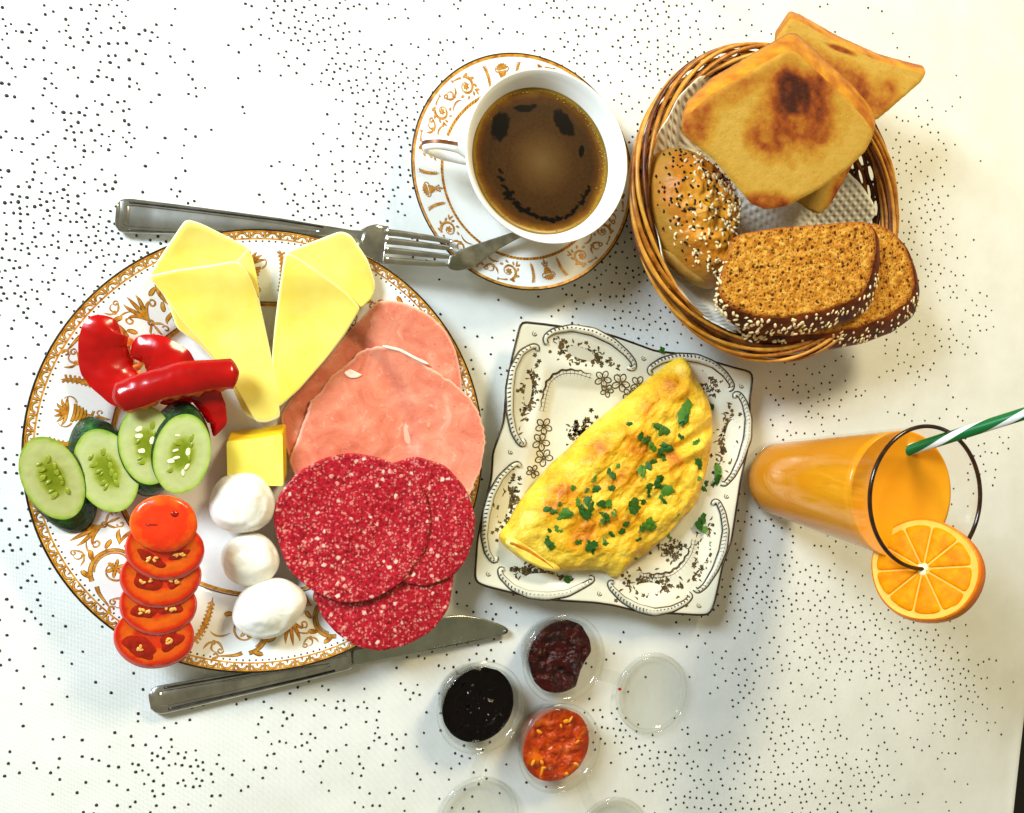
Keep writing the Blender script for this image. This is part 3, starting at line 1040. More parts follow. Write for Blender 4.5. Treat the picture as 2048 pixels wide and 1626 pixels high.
knife = thing('knife', 'steel table knife lying below the plate edge with its blade under the salami', 'knife', P(420, 1380, 0))
kz = lambda px: .0032 + 0 * np.asarray(px)
cl = openline([(299, 1404), (320, 1400), (450, 1374), (600, 1343), (700, 1321)], 50, 1)
w = np.interp(cl[:, 0], [299, 304, 314, 330, 450, 600, 690, 700], [28, 46, 56, 58, 50, 42, 36, 34])
strip(cl, w, 'handle', M['steel'], knife, kz, thick=.0052, crown=.0008)
cl2 = openline([(318, 1399), (360, 1391), (450, 1373), (600, 1342), (660, 1330)], 30, 1)
w2 = np.interp(cl2[:, 0], [318, 330, 450, 600, 660], [28, 32, 26, 16, 8])
strip(cl2, w2, 'handle_panel', M['steel'], knife, lambda x: kz(x) + .0012, thick=.0044, crown=.0004)
g = np.gradient(cl, axis=0); g /= np.linalg.norm(g, axis=1)[:, None]
for sg in (-1, 1):
    e = (cl + np.c_[-g[:, 1], g[:, 0]] * (w * .38)[:, None] * sg)[4:46]
    V, F = tube([P(q[0], q[1], .0062) for q in e], .0006, 6)
    mk('handle_groove', V, F, M['steel_dark'], knife)
q = outline([(690, 1300), (702, 1298), (704, 1334), (692, 1338)], 40, 2)
slab('bolster', P(q[:, 0], q[:, 1], .004), lambda x, y: 0 * x + .0005, .0056, M['steel'], knife, R=4, bev=.15)
q = outline([(703, 1300), (760, 1288), (850, 1248), (890, 1233), (925, 1230), (965, 1236), (1005, 1250), (1020, 1259), (1017, 1268), (960, 1281), (860, 1300), (760, 1320), (703, 1331)], 120, 2)
slab('blade', P(q[:, 0], q[:, 1], .003), lambda x, y: 0 * x + .0016, .0016, simple('steel_blade', (.34, .36, .31), (.46, .47, .42), 80, .25, metal=1), knife, R=8, bev=.04)

spoon = thing('teaspoon', 'steel teaspoon lying on the saucer half hidden under the coffee cup', 'spoon', P(960, 505, 0))
q = outline([(890, 532), (893, 519), (910, 505), (940, 492), (985, 477), (1030, 462), (1085, 441), (1090, 450), (1035, 478), (1000, 497), (960, 525), (940, 538), (912, 544), (896, 541)], 100, 2)


def spz(x, y):
    d = np.hypot(x - SC[0], y - SC[1])
    return np.interp(d, [.030, .05, .060, .0797, .1], [.0135, .0150, .0165, .0205, .0215])


slab('handle', P(q[:, 0], q[:, 1], .018), spz, .0020, simple('steel_aged', (.24, .24, .18), (.5, .48, .4), 120, .25, metal=1), spoon, R=8, bev=.08)
q = ellipse(1118, 432, 36, 24, -20, 48)
slab('bowl', P(q[:, 0], q[:, 1], .013), lambda x, y: spz(x, y) - .004, .002, M['steel'], spoon, R=6)

# ------------------------------------------------------------------ square plate with moulded scrolls
SQ = outline([(1045, 645), (1085, 649), (1130, 655), (1180, 660), (1230, 674), (1275, 690), (1310, 703), (1355, 708), (1400, 716), (1460, 734), (1503, 745),
              (1504, 760), (1498, 800), (1499, 850), (1496, 890), (1480, 960), (1474, 1000), (1462, 1080), (1444, 1130), (1436, 1170), (1428, 1205), (1418, 1228),
              (1396, 1229), (1350, 1226), (1285, 1224), (1230, 1210), (1190, 1204), (1110, 1199), (1040, 1188), (975, 1172), (953, 1163),
              (951, 1150), (956, 1080), (966, 1030), (984, 955), (987, 905), (1008, 845), (1014, 775), (1024, 720), (1040, 655)], 240, 1)
SQz = .0170
SQw = P(SQ[:, 0], SQ[:, 1], SQz)[:, :2]
SQc = SQw.mean(0)
ang = np.arctan2(SQw[:, 1] - SQc[1], SQw[:, 0] - SQc[0]); rad_ = np.hypot(SQw[:, 0] - SQc[0], SQw[:, 1] - SQc[1])
o_ = np.argsort(ang); ang, rad_ = ang[o_], rad_[o_]
ang = np.r_[ang[-1] - 2 * math.pi, ang, ang[0] + 2 * math.pi]; rad_ = np.r_[rad_[-1], rad_, rad_[0]]


def sq_s(x, y):
    dx, dy = np.asarray(x) - SQc[0], np.asarray(y) - SQc[1]
    return np.hypot(dx, dy) / np.interp(np.arctan2(dy, dx), ang, rad_)


sqp = interp_prof([(0, .0042), (.50, .0042), (.58, .0052), (.66, .0088), (.72, .0110), (.90, .0150), (1.0, .0170), (9, .017)])


DIPS = []


def sq_z(x, y):
    z = sqp(sq_s(x, y))
    for cx_, cy_, a_, b_, co_, si_ in DIPS:
        u = ((x - cx_) * co_ + (y - cy_) * si_) / a_
        v = (-(x - cx_) * si_ + (y - cy_) * co_) / b_
        z = z - .0026 * np.exp(-(u * u + v * v) ** 1.5)
    return z


for cx_, cy_, w_, h_, ro_ in ((600, 225, 330, 120, 17), (330, 420, 100, 330, 8), (1190, 340, 250, 120, 25), (1350, 640, 110, 330, 8), (1215, 1220, 110, 330, 14), (940, 1410, 330, 120, 4), (400, 1360, 340, 90, 6), (205, 1000, 110, 330, 16)):
    c_ = P(cx_ / 2.54 + 930, cy_ / 2.54 + 620, .013)
    DIPS.append((c_[0], c_[1], w_ / 2.54 / 2 / 2640, h_ / 2.54 / 2 / 2780, math.cos(math.radians(-ro_)), math.sin(math.radians(-ro_))))


sqp_root = thing('square_plate', 'ivory square plate with wavy edge, moulded scrolls and sepia flowers under the omelette', 'plate', (SQc[0], SQc[1], 0))
rl = [np.r_[SQc, .0042]]
for s in np.r_[np.linspace(.05, .5, 6), np.linspace(.53, 1, 26)]:
    q_ = SQc + s * (SQw - SQc)
    rl.append(np.c_[q_, sq_z(q_[:, 0], q_[:, 1]) if s < .999 else np.full(240, .017)])
for s, z in ((1.006, .0164), (1.0, .0154), (.72, .0085), (.6, .0022), (.56, .0003), (.52, .0012)):
    rl.append(np.c_[SQc + s * (SQw - SQc), np.full(240, z)])
rl.append(np.r_[SQc, .0015])
V, F = rings(rl)
mk('plate_body', V, F, M['ivory'], sqp_root)
V, F = tube(np.c_[SQc + 1.004 * (SQw - SQc), np.full(240, .0170)], .00075, 8, closed=True)
mk('edge_line', V, F, M['edge_dark'], sqp_root)


def zp(pts, sc=2.54, ox=930, oy=620):
    return np.array(pts, float) / sc + (ox, oy)


def sqmap(u, v):
    return Pf(u, v, sq_z)


SCROLLS = [[(415, 172), (402, 150), (415, 128), (450, 105), (540, 90), (650, 110), (750, 160), (820, 220), (855, 262), (862, 292), (842, 303), (828, 290)],
           [(366, 205), (372, 186), (345, 180), (285, 215), (240, 300), (225, 400), (225, 520), (245, 620), (275, 675), (298, 690), (304, 672), (290, 660)],
           [(945, 325), (930, 305), (950, 285), (1000, 255), (1080, 235), (1180, 245), (1260, 275), (1320, 325), (1355, 375), (1358, 400), (1338, 405)],
           [(1372, 445), (1365, 425), (1392, 425), (1420, 470), (1440, 550), (1435, 650), (1400, 760), (1360, 840), (1318, 888), (1300, 880)],
           [(1258, 990), (1262, 968), (1284, 972), (1310, 1030), (1325, 1120), (1310, 1220), (1270, 1320), (1220, 1400), (1180, 1432), (1165, 1415)],
           [(752, 1385), (730, 1380), (740, 1410), (800, 1470), (880, 1515), (960, 1535), (1050, 1520), (1120, 1485), (1150, 1452), (1132, 1440)],
           [(195, 1320), (175, 1310), (180, 1350), (240, 1410), (320, 1445), (420, 1455), (520, 1440), (600, 1400), (650, 1372), (648, 1355), (632, 1360)],
           [(280, 795), (268, 775), (240, 790), (180, 850), (130, 940), (105, 1040), (95, 1150), (110, 1230), (140, 1275), (160, 1275), (155, 1255)]]
M['relief'] = simple('relief_porcelain', (.55, .54, .45), (.70, .69, .58), 120, .2)
for sc_ in SCROLLS:
    l2 = openline(zp(sc_), 60, 2)
    w3 = Pf(l2[:, 0], l2[:, 1], sq_z)
    rr = np.interp(np.linspace(0, 1, 60), [0, .12, .5, .88, 1], [.0015, .0019, .0030, .0019, .0015])
    V, F = tube(w3, rr, 10, flat=.85)
    ms = mk('moulded_scroll', V, F, M['relief'], sqp_root)
    g = np.gradient(l2, axis=0); g /= np.linalg.norm(g, axis=1)[:, None]
    nr = np.c_[-g[:, 1], g[:, 0]]
    st = []
    for i in range(5, 56, 2):
        wpx = rr[i] * 2700 * 1.0
        st.append((np.array([l2[i] - nr[i] * wpx, l2[i] - nr[i] * wpx * .3 + g[i] * 2, l2[i] + nr[i] * wpx * .7 + g[i] * 4]), 3.6, 'lens'))
    st.append((l2 + nr * (rr * 2750)[:, None], 2.8, 'c'))
    st.append((l2 - nr * (rr * 2750)[:, None], 2.4, 'c'))

    def tubemap(u, v, l2=l2, rr=rr):
        q = Pf(u, v, sq_z)
        d = np.sqrt(((np.c_[u, v][:, None] - l2[None]) ** 2).sum(-1)); i = d.argmin(1)
        h = .85 * rr[i] * np.sqrt(np.clip(1 - (d.min(1) / (rr[i] * 2750)) ** 2, 0, 1))
        return Pf(u, v, lambda x, y: sq_z(x, y) + h)
    paint('rope_hatching', st, tubemap, ms, [M['sepia']], lift=.00022)


def flowers(cx, cy, w, h, rot, n, seed):
    r_ = np.random.RandomState(seed); st = []
    c, s = math.cos(math.radians(rot)), math.sin(math.radians(rot))
    for _ in range(n):
        d = r_.normal(0, .25, 2)
        x, y = d[0] * w, d[1] * h
        p = np.array((cx + x * c - y * s, cy + x * s + y * c))
        k = r_.randint(3)
        if k == 0:
            R_ = r_.uniform(3, 5.5)
            for j in range(5):
                a = j * 1.257 + r_.uniform(0, .5)
                e = p + R_ * np.array((math.cos(a), math.sin(a)))
                st.append((bez(p, p + (e - p) * .4 + r_.normal(0, .6, 2), p + (e - p) * .8, e, 6), 3.2, 'lens'))
        else:
            a = r_.uniform(0, 6.28); L = r_.uniform(5, 12)
            e = p + L * np.array((math.cos(a), math.sin(a)))
            m_ = (p + e) / 2 + r_.normal(0, 2.0, 2)
            st.append((bez(p, m_, m_, e, 8), r_.uniform(2.0, 4.6), 'lens'))
    return st


CL = [(590, 225, 300, 100, 17, 46), (330, 420, 75, 290, 8, 40), (1225, 385, 150, 130, 40, 26), (1325, 640, 90, 290, 8, 46), (1210, 1230, 80, 280, 14, 40),
      (945, 1395, 270, 110, 6, 48), (370, 1335, 320, 60, 10, 36), (220, 980, 90, 270, 18, 46), (1040, 1220, 150, 110, -20, 26), (600, 610, 150, 120, -40, 30)]
for i, (cx, cy, w_, h_, ro, n_) in enumerate(CL):
    c = zp([(cx, cy)])[0]
    paint('sepia_flowers', flowers(c[0], c[1], w_ / 2.54, h_ / 2.54, ro, int(n_ * 2.6), 20 + i), sqmap, sqp_root, [M['sepia']], lift=.00015)


def blossom(cx, cy, R_, seed):
    r_ = np.random.RandomState(seed); st = []
    n_ = 5
    for j in range(n_):
        a = j * 2 * math.pi / n_ + r_.uniform(0, .5)
        d = np.array((math.cos(a), math.sin(a))); e = np.array((-d[1], d[0]))
        c = np.array((cx, cy))
        st += [(bez(c + d * 2, c + d * R_ * .4 + e * R_ * .45, c + d * R_ * .9 + e * R_ * .35, c + d * R_), 2.2, 'c'),
               (bez(c + d * 2, c + d * R_ * .4 - e * R_ * .45, c + d * R_ * .9 - e * R_ * .35, c + d * R_), 2.2, 'c'),
               (np.array([c + d * 2, c + d * R_ * .6]), .9, 'c')]
    st.append((arc(cx, cy, 2.2, 0, 360, 9), 2, 'c'))
    return st


for i, (cx, cy, R_) in enumerate([(700, 350, 44), (790, 370, 48), (880, 380, 44), (400, 590, 44), (385, 670, 46), (400, 750, 46), (345, 820, 34), (720, 410, 34), (840, 430, 40)]):
    c = zp([(cx, cy)])[0]
    paint('line_blossom', blossom(c[0], c[1], R_ / 2.54, 50 + i), sqmap, sqp_root, [M['sepia']], lift=.00018)
for l_ in ([(375, 510), (390, 430), (410, 360), (450, 320), (500, 298), (570, 300), (650, 325)], [(890, 1328), (960, 1338), (1040, 1328), (1090, 1290), (1130, 1230), (1150, 1160)]):
    l2 = openline(zp(l_), 40, 2)
    g = np.gradient(l2, axis=0); g /= np.linalg.norm(g, axis=1)[:, None]
    l3 = l2 + np.c_[-g[:, 1], g[:, 0]] * (np.abs(np.sin(np.linspace(0, 26, 40))) * 3)[:, None]
    paint('shell_line', [(l3, 4.5, 'lens'), (l2 + np.c_[-g[:, 1], g[:, 0]] * 9, .9, 'c')], sqmap, sqp_root, [M['sepia']], lift=.00015)
    st = [(np.array([q + nn_ * 3, q + nn_ * 16]), .8, 'taper') for q, nn_ in zip(l2[::2], np.c_[-g[:, 1], g[:, 0]][::2])]
    paint('shell_ribs', st, sqmap, sqp_root, [M['gilt_dark']], lift=.00015)
for cx, cy in ((355, 120), (910, 245), (685, 1440), (1190, 1500), (120, 1340), (1405, 385), (1330, 945), (232, 720)):
    c = zp([(cx, cy)])[0]
    paint('corner_sprig', [(arc(c[0], c[1], 5, 20, 250, 10), 1.5, 'lens'), (arc(c[0] + 1, c[1] + 1, 2.4, 0, 300, 8), 1.2, 'c')], sqmap, sqp_root, [M['sepia']], lift=.00015)
# ------------------------------------------------------------------ food on the dinner plate
def off_plate(d, k=1.0):
    return lambda x, y: plate_z(x, y) * k + d


def Wp(px, zf):
    return Pf(px[:, 0], px[:, 1], zf)[:, :2]


# ham
q = outline([(738, 622), (752, 603), (775, 598), (815, 606), (860, 628), (893, 660), (913, 700), (922, 740), (926, 775), (925, 830), (900, 880), (800, 930), (660, 945), (592, 948), (572, 900), (560, 830), (600, 770), (660, 710), (700, 660)], 160, 3)
zh1 = off_plate(.0012)
o = slab('ham_slice', Wp(q, off_plate(.004)), zh1, .0026, M['ham'], R=26, bev=.012, top=lambda x, y, s: nz(x, y, 60, 3) * .0006)
tag(o, 'darker pink ham slice tucked under the folded cheese at the plate rim', 'ham', 'ham slices on the plate')
pts = [(702, 722), (712, 707), (735, 696), (760, 692), (797, 696), (850, 728), (905, 763), (945, 800), (962, 830), (972, 870), (970, 905), (958, 950), (940, 992), (850, 1015), (700, 1000), (592, 962), (578, 925), (600, 862), (622, 800), (640, 785), (662, 752), (680, 738)]
q = outline(pts, 180, 2)
rj = np.random.RandomState(5); q = q + rj.normal(0, .9, q.shape)
zh2 = off_plate(.0046)
o = slab('ham_slice', Wp(q, off_plate(.007)), zh2, .0026, M['ham'], R=30, bev=.012, top=lambda x, y, s: nz(x, y, 60, 9) * .0008)
tag(o, 'broad pale pink ham slice with white fat edge lying under the salami', 'ham', 'ham slices on the plate')
fl = openline([(765, 692), (800, 700), (830, 716), (858, 729)], 24, 1)
V, F = tube(Pf(fl[:, 0], fl[:, 1], off_plate(.0072)), np.interp(np.linspace(0, 1, 24), [0, .1, .9, 1], [.0004, .0011, .0010, .0004]), 8, flat=.6)
mk('fat_strip', V, F, M['ham_fat'], o)
fq = outline([(688, 745), (700, 738), (715, 745), (726, 750), (715, 756), (702, 757), (692, 752)], 30, 1)
slab('fat_fleck', Wp(fq, off_plate(.0075)), off_plate(.0070), .0009, M['ham_fat'], o, R=4, bev=.2)

# salami
SAL = [('lowest salami slice at the bottom of the pile, overhanging the plate above the knife', [(625, 1150), (640, 1100), (720, 1050), (820, 1050), (890, 1090), (908, 1150), (897, 1215), (865, 1260), (812, 1290), (760, 1302), (712, 1292), (672, 1266), (643, 1232), (627, 1192)], .0085),
       ('middle salami slice reaching towards the square plate with the ham above it', [(730, 1020), (748, 970), (772, 930), (830, 911), (890, 930), (930, 975), (950, 1030), (946, 1080), (930, 1122), (905, 1152), (850, 1172), (780, 1160), (730, 1110)], .0112),
       ('topmost salami slice, round and red, beside the white cheese balls', [(545, 1030), (557, 988), (596, 942), (648, 915), (700, 904), (758, 914), (810, 936), (848, 980), (862, 1040), (848, 1100), (802, 1165), (742, 1200), (682, 1206), (622, 1180), (577, 1140), (556, 1085)], .0140)]
for i, (lb, pts, dz) in enumerate(SAL):
    q = outline(pts, 150, 6)
    zf = (lambda d: (lambda x, y: .35 * plate_z(x, y) + d + .0075 + .0012 * np.sin(x * 90) * np.cos(y * 80)))(dz)
    o = slab('salami_slice', Wp(q, zf), zf, .0020, M['salami'], R=24, bev=.012, top=lambda x, y, s: nz(x, y, 130, i + 1.5) * .0002)
    tag(o, lb, 'salami', 'salami slices on the plate')

# cheese slices folded into cones
def cheese(label, base, flap, fold, dip, tip, dipc):
    bz = lambda x, y: .0165 + .0085 * ((np.asarray(x) - PC[0]) ** 2 + (np.asarray(y) - PC[1]) ** 2) / .0178
    c0 = Pf([np.mean([p[0] for p in base])], [np.mean([p[1] for p in base])], bz)[0]
    root = thing('cheese_slice', label, 'cheese', (c0[0], c0[1], .012), 'folded cheese slices on the plate')
    q = outline(base, 140, 2)
    ta, tb2 = P(*tip, .025)[:2], P(*dipc, .02)[:2]
    tl_ = np.linalg.norm(ta - tb2); td = (ta - tb2) / tl_

    def bzf(x, y):
        u = np.clip(((x - tb2[0]) * td[0] + (y - tb2[1]) * td[1]) / tl_, -.25, 1.1)
        return bz(x, y) + np.where(u > 0, .0085 * u ** 1.4 - .0012, -.0012 - .002 * np.abs(u))
    slab('back_flap', Wp(q, lambda x, y: bz(x, y) + .004), bzf, .0024, M['cheese'], root, R=16, bev=.015, top=lambda x, y, s: nz(x, y, 25, 4) * .0008)
    q = outline(flap, 160, 2)
    dc = P(dip[0], dip[1], .02)

    def fzz(x, y):
        return bz(x, y) + .0040 + .0030 * np.exp(-((y - P(400, 540, .02)[1]) / .012) ** 2) + .0028 * np.exp(-((x - dc[0]) ** 2 + (y - dc[1] - .035) ** 2) / .0009) - .0016 * np.exp(-((x - dc[0]) ** 2 + (y - dc[1]) ** 2) / .00012)
    slab('front_flap', Wp(q, lambda x, y: bz(x, y) + .007), fzz, .0026, M['cheese'], root, R=22, bev=.014)
    q = outline(fold, 60, 1)
    slab('side_fold', Wp(q, lambda x, y: bz(x, y) + .006), lambda x, y: bz(x, y) + .0030, .0024, M['cheese'], root, R=8, bev=.05)


cheese('folded yellow cheese slice with a sagging middle next to the red pepper strips',
       [(295, 549), (334, 492), (372, 440), (405, 450), (450, 471), (498, 494), (512, 540), (520, 600), (545, 715), (552, 800), (520, 845), (490, 830), (450, 745), (400, 690), (352, 655), (336, 605), (318, 575)],
       [(296, 552), (350, 541), (420, 532), (470, 523), (482, 528), (498, 552), (515, 592), (530, 650), (545, 720), (556, 790), (562, 836), (535, 846), (513, 845), (480, 790), (440, 728), (400, 682), (362, 640), (335, 600)],
       [(470, 524), (497, 495), (506, 515), (515, 555), (520, 598), (512, 588), (500, 555), (484, 530)], (452, 660), (385, 440), (400, 540))
cheese('folded yellow cheese slice lying over the ham beside the fork prongs',
       [(570, 503), (620, 485), (680, 464), (700, 472), (735, 520), (752, 565), (750, 590), (722, 618), (690, 672), (655, 715), (600, 775), (560, 812), (546, 780), (545, 690), (555, 610), (565, 540)],
       [(570, 506), (584, 510), (620, 535), (668, 568), (698, 590), (722, 616), (712, 632), (690, 668), (655, 715), (600, 778), (558, 816), (551, 812), (543, 745), (546, 690), (555, 620), (562, 560)],
       [(669, 569), (700, 574), (748, 585), (744, 597), (724, 616), (700, 592)], (610, 640), (705, 478), (660, 575))

# butter
tz = lambda x, y: .0215 + 0 * x
bt = outline([(453, 883), (510, 877), (565, 867), (566, 920), (567, 972), (510, 971), (455, 970), (454, 920)], 80, 1)
(Vt, Ft, s), (Vs, Fs), _ = prism(bt, tz, (7, -20), -.0135, R=8, bulge=.0)
root = thing('butter_block', 'square yellow block of butter leaning on the uppermost white cheese ball', 'butter', (*P(510, 915, .01)[:2], .008))
mk('top_face', Vt, Ft, M['butter'], root)
mk('cut_sides', Vs, Fs, simple('butter_side', '#e8b408', '#f2c81e', 80, .4, sss=.2, sssr=(.6, .4, .1)), root, smooth=False)

# mozzarella
for (cx, cy, rx, ry, rot, z0, hgt, sd, lb) in ((484, 1006, 67, 62, 0, .0045, .030, 1, 'creamy white cheese ball touching the butter block'),
                                             (500, 1119, 59, 54, 0, .0045, .028, 2, 'smallest white cheese ball, between two others beside the salami'),
                                             (538, 1216, 76, 56, -22, .0085, .032, 3, 'egg shaped white cheese ball on the gilt plate border')):
    q = ellipse(cx, cy, rx, ry, rot, 90, .03, sd)
    W = P(q[:, 0], q[:, 1], z0 + hgt * .5)[:, :2]; c = W.mean(0)
    rl = [np.r_[c, z0 + hgt]]
    for t in np.linspace(.08, .97, 22):
        th = t * math.pi
        s_ = math.sin(th) ** .9
        qq = c + s_ * (W - c)
        zz = z0 + hgt * (.5 + .5 * math.cos(th))
        n_ = nz(qq[:, 0], qq[:, 1], 60, sd + t, 4) * .0022
        rl.append(np.c_[qq * 1.0, np.full(len(qq), zz) + n_])
    V, F = rings(rl + [np.r_[c, z0]])
    o = mk('cheese_ball', V, F, M['mozzarella'])
    tag(o, lb, 'cheese ball', 'white cheese balls on the plate')

# cucumbers
CUC = [((104, 956, 60, 88, -27), (24, 27), .036, .034, -14, 'pale cucumber slice overhanging the plate edge, wet skin below'),
       ((212, 941, 62, 86, -22), (-13, -24), .034, .036, 20, 'cucumber slice with dark knobbly skin arching above it, second from the plate edge'),
       ((294, 890, 57, 80, -10), (-3, 24), .040, .040, 0, 'cucumber slice partly covered by another, below the long pepper strip'),
       ((364, 908, 57, 81, 10), (-9, -26), .046, .046, 0, 'uppermost cucumber slice with full seed pattern above the tomatoes')]
for i, ((cx, cy, rx, ry, rot), off, z1, z2, tl, lb) in enumerate(CUC):
    q = ellipse(cx, cy, rx, ry, rot, 110, .008, 40 + i)
    zf = lambda x, y, cx=cx, cy=cy, z1=z1: z1 - .008 + .00006 * (np.asarray(x) - cx) * (1 if off[0] < 0 else -1)
    (Vt, Ft, s), (Vs, Fs), (c, nrm) = prism(q, zf, off, -.0085, R=18, bulge=.05, topbump=lambda x, y, s: nz(x, y, 220, i) * .0002)
    root = thing('cucumber_slice', lb, 'cucumber', (c[0], c[1], c[2] - .009), 'cucumber slices on the plate')
    mk('flesh', Vt, Ft, M['cuc_flesh'], root, attrs={'s': s})
    mk('skin', Vs, Fs, M['cuc_skin'], root)
    rr = np.random.RandomState(60 + i)
    ca, sa = math.cos(math.radians(rot)), math.sin(math.radians(rot))
    sv = None
    for lob in (-1, 1):
        for k in range(6):
            u = lob * rr.uniform(9, 19); v_ = -34 + 13.5 * k + rr.uniform(-4, 4)
            px_, py_ = cx + u * ca - v_ * sa, cy + u * sa + v_ * ca
            p = P(px_, py_, zf(px_, py_) + .0002)
            V, F = ellipsoid((0, 0, 0), (.0026, .0012, .0005), 0, 8, 4)
            rz = math.radians(-rot) + lob * .6 + rr.uniform(-.4, .4) + 1.2
            if sv is None:
                sv = mk('seed', V, F, M['cuc_seed'], root); sv.data.materials[0] = M['cuc_seed']
                off0 = np.array(root.location)
                sv.data.transform(Matrix.Translation(Vector(off0)))
                d = sv
            else:
                d = sv.copy(); COL.objects.link(d); d.parent = root
            d.location = Vector(p) - root.location
            d.rotation_euler = (0, 0, rz)
            if rr.rand() < .45:
                d.scale = (.9, 1.3, .5)
            else:
                d.scale = (.55 + rr.rand() * .4,) * 3
            if rr.rand() < .5:
                d.material_slots[0].link = 'OBJECT'; d.material_slots[0].material = M['cuc_gel']

# tomatoes, a leaning row of slices
TOM = [((308, 1270, 76, 60, -4), .035, 'lowest tomato slice hanging over the plate edge', [(-28, 24, 32, 17, 25), (34, 12, 22, 15, -30)]),
       ((316, 1207, 73, 58, -3), .042, 'orange toned tomato slice, second from the plate edge', [(-28, 16, 24, 11, 15), (26, 12, 20, 9, -10)]),
       ((321, 1150, 77, 60, -2), .049, 'tomato slice with two yellow seed pockets in the middle of the stack', [(-26, 12, 26, 16, 20), (28, 12, 15, 12, -35)]),
       ((329, 1096, 76, 58, 2), .056, 'tomato slice directly under the domed end piece', [(-26, 22, 27, 9, 24), (30, 14, 18, 7, -25)])]
for i, ((cx, cy, rx, ry, rot), z1, lb, pock) in enumerate(TOM):
    q = ellipse(cx, cy, rx, ry, rot, 110, .018, 70 + i)
    zf = lambda x, y, cy=cy, z1=z1: z1 - .00008 * (np.asarray(y) - cy)
    (Vt, Ft, s), (Vs, Fs), (c, nrm) = prism(q, zf, (0, 8), -.0048, R=16, bulge=.06, topbump=lambda x, y, s: nz(x, y, 160, i) * .0003)
    root = thing('tomato_slice', lb, 'tomato', (c[0], c[1], c[2] - .007), 'tomato slices on the plate')
    mk('flesh', Vt, Ft, M['tom_flesh'], root, attrs={'s': s})
    mk('skin', Vs, Fs, M['tom_skin'], root)
    for j, (dx, dy, a_, b_, ro) in enumerate(pock):
        e = ellipse(cx + dx, cy + dy, a_ * 1.15, b_ * 1.2, ro, 40, .22, i * 7 + j)
        T = P(e[:, 0], e[:, 1], zf(e[:, 0], e[:, 1]))
        cc = T.mean(0)
        V, F = rings([cc + (0, 0, .0005)] + [np.c_[(cc + t * (T - cc))[:, :2], (cc + t * (T - cc))[:, 2] + .0006 * (1 - t ** 4)] for t in (.4, .7, .9, 1)])
        pk = mk('seed_pocket', V, F, M['tom_gel'], root)
        rr = np.random.RandomState(i * 5 + j)
        for _ in range(5):
            sx, sy = cx + dx + rr.uniform(-.5, .5) * a_, cy + dy + rr.uniform(-.4, .4) * b_
            V, F = ellipsoid(P(sx, sy, float(zf(sx, sy)) + .0007), (.0014, .0009, .0005), rr.uniform(0, 3), 7, 4)
            mk('seed', V, F, M['tom_seed'], pk)
q = ellipse(327, 1048, 68, 57, 0, 110, .012, 91)
W = P(q[:, 0], q[:, 1], .058)[:, :2]
rl = []
for s_ in np.linspace(0, 1, 20):
    qq = W.mean(0) + s_ * (W - W.mean(0))
    zz = .058 + .0034 * np.sqrt(max(0, 1 - s_ ** 2.4)) + nz(qq[:, 0], qq[:, 1], 90, 3) * .0004
    rl.append(np.r_[W.mean(0), zz.mean()] if s_ == 0 else np.c_[qq, zz])
rl += [np.c_[W, np.full(110, .054)], np.r_[W.mean(0), .054]]
V, F = rings(rl)
root = thing('tomato_slice', 'domed red tomato end piece at the head of the tomato row', 'tomato', (*W.mean(0), .054), 'tomato slices on the plate')
mk('skin', V, F, M['tom_flesh'], root, attrs={'s': .25 + .35 * np.clip(np.hypot(V[:, 0] - W.mean(0)[0], V[:, 1] - W.mean(0)[1]) / .02, 0, 1)})
for ex, ey, a_, b_, ro in ((308, 1050, 17, 4.5, 3), (349, 1028, 8, 6, 20)):
    e = ellipse(ex, ey, a_, b_, ro, 30, .12, 5)
    T = P(e[:, 0], e[:, 1], .0612); cc = T.mean(0)
    V, F = rings([cc + (0, 0, .0004)] + [cc + t * (T - cc) + (0, 0, .0004 * (1 - t)) for t in (.5, 1)] + [T - (0, 0, .002)])
    mk('cut_mark', V, F, M['tom_gel'], root)

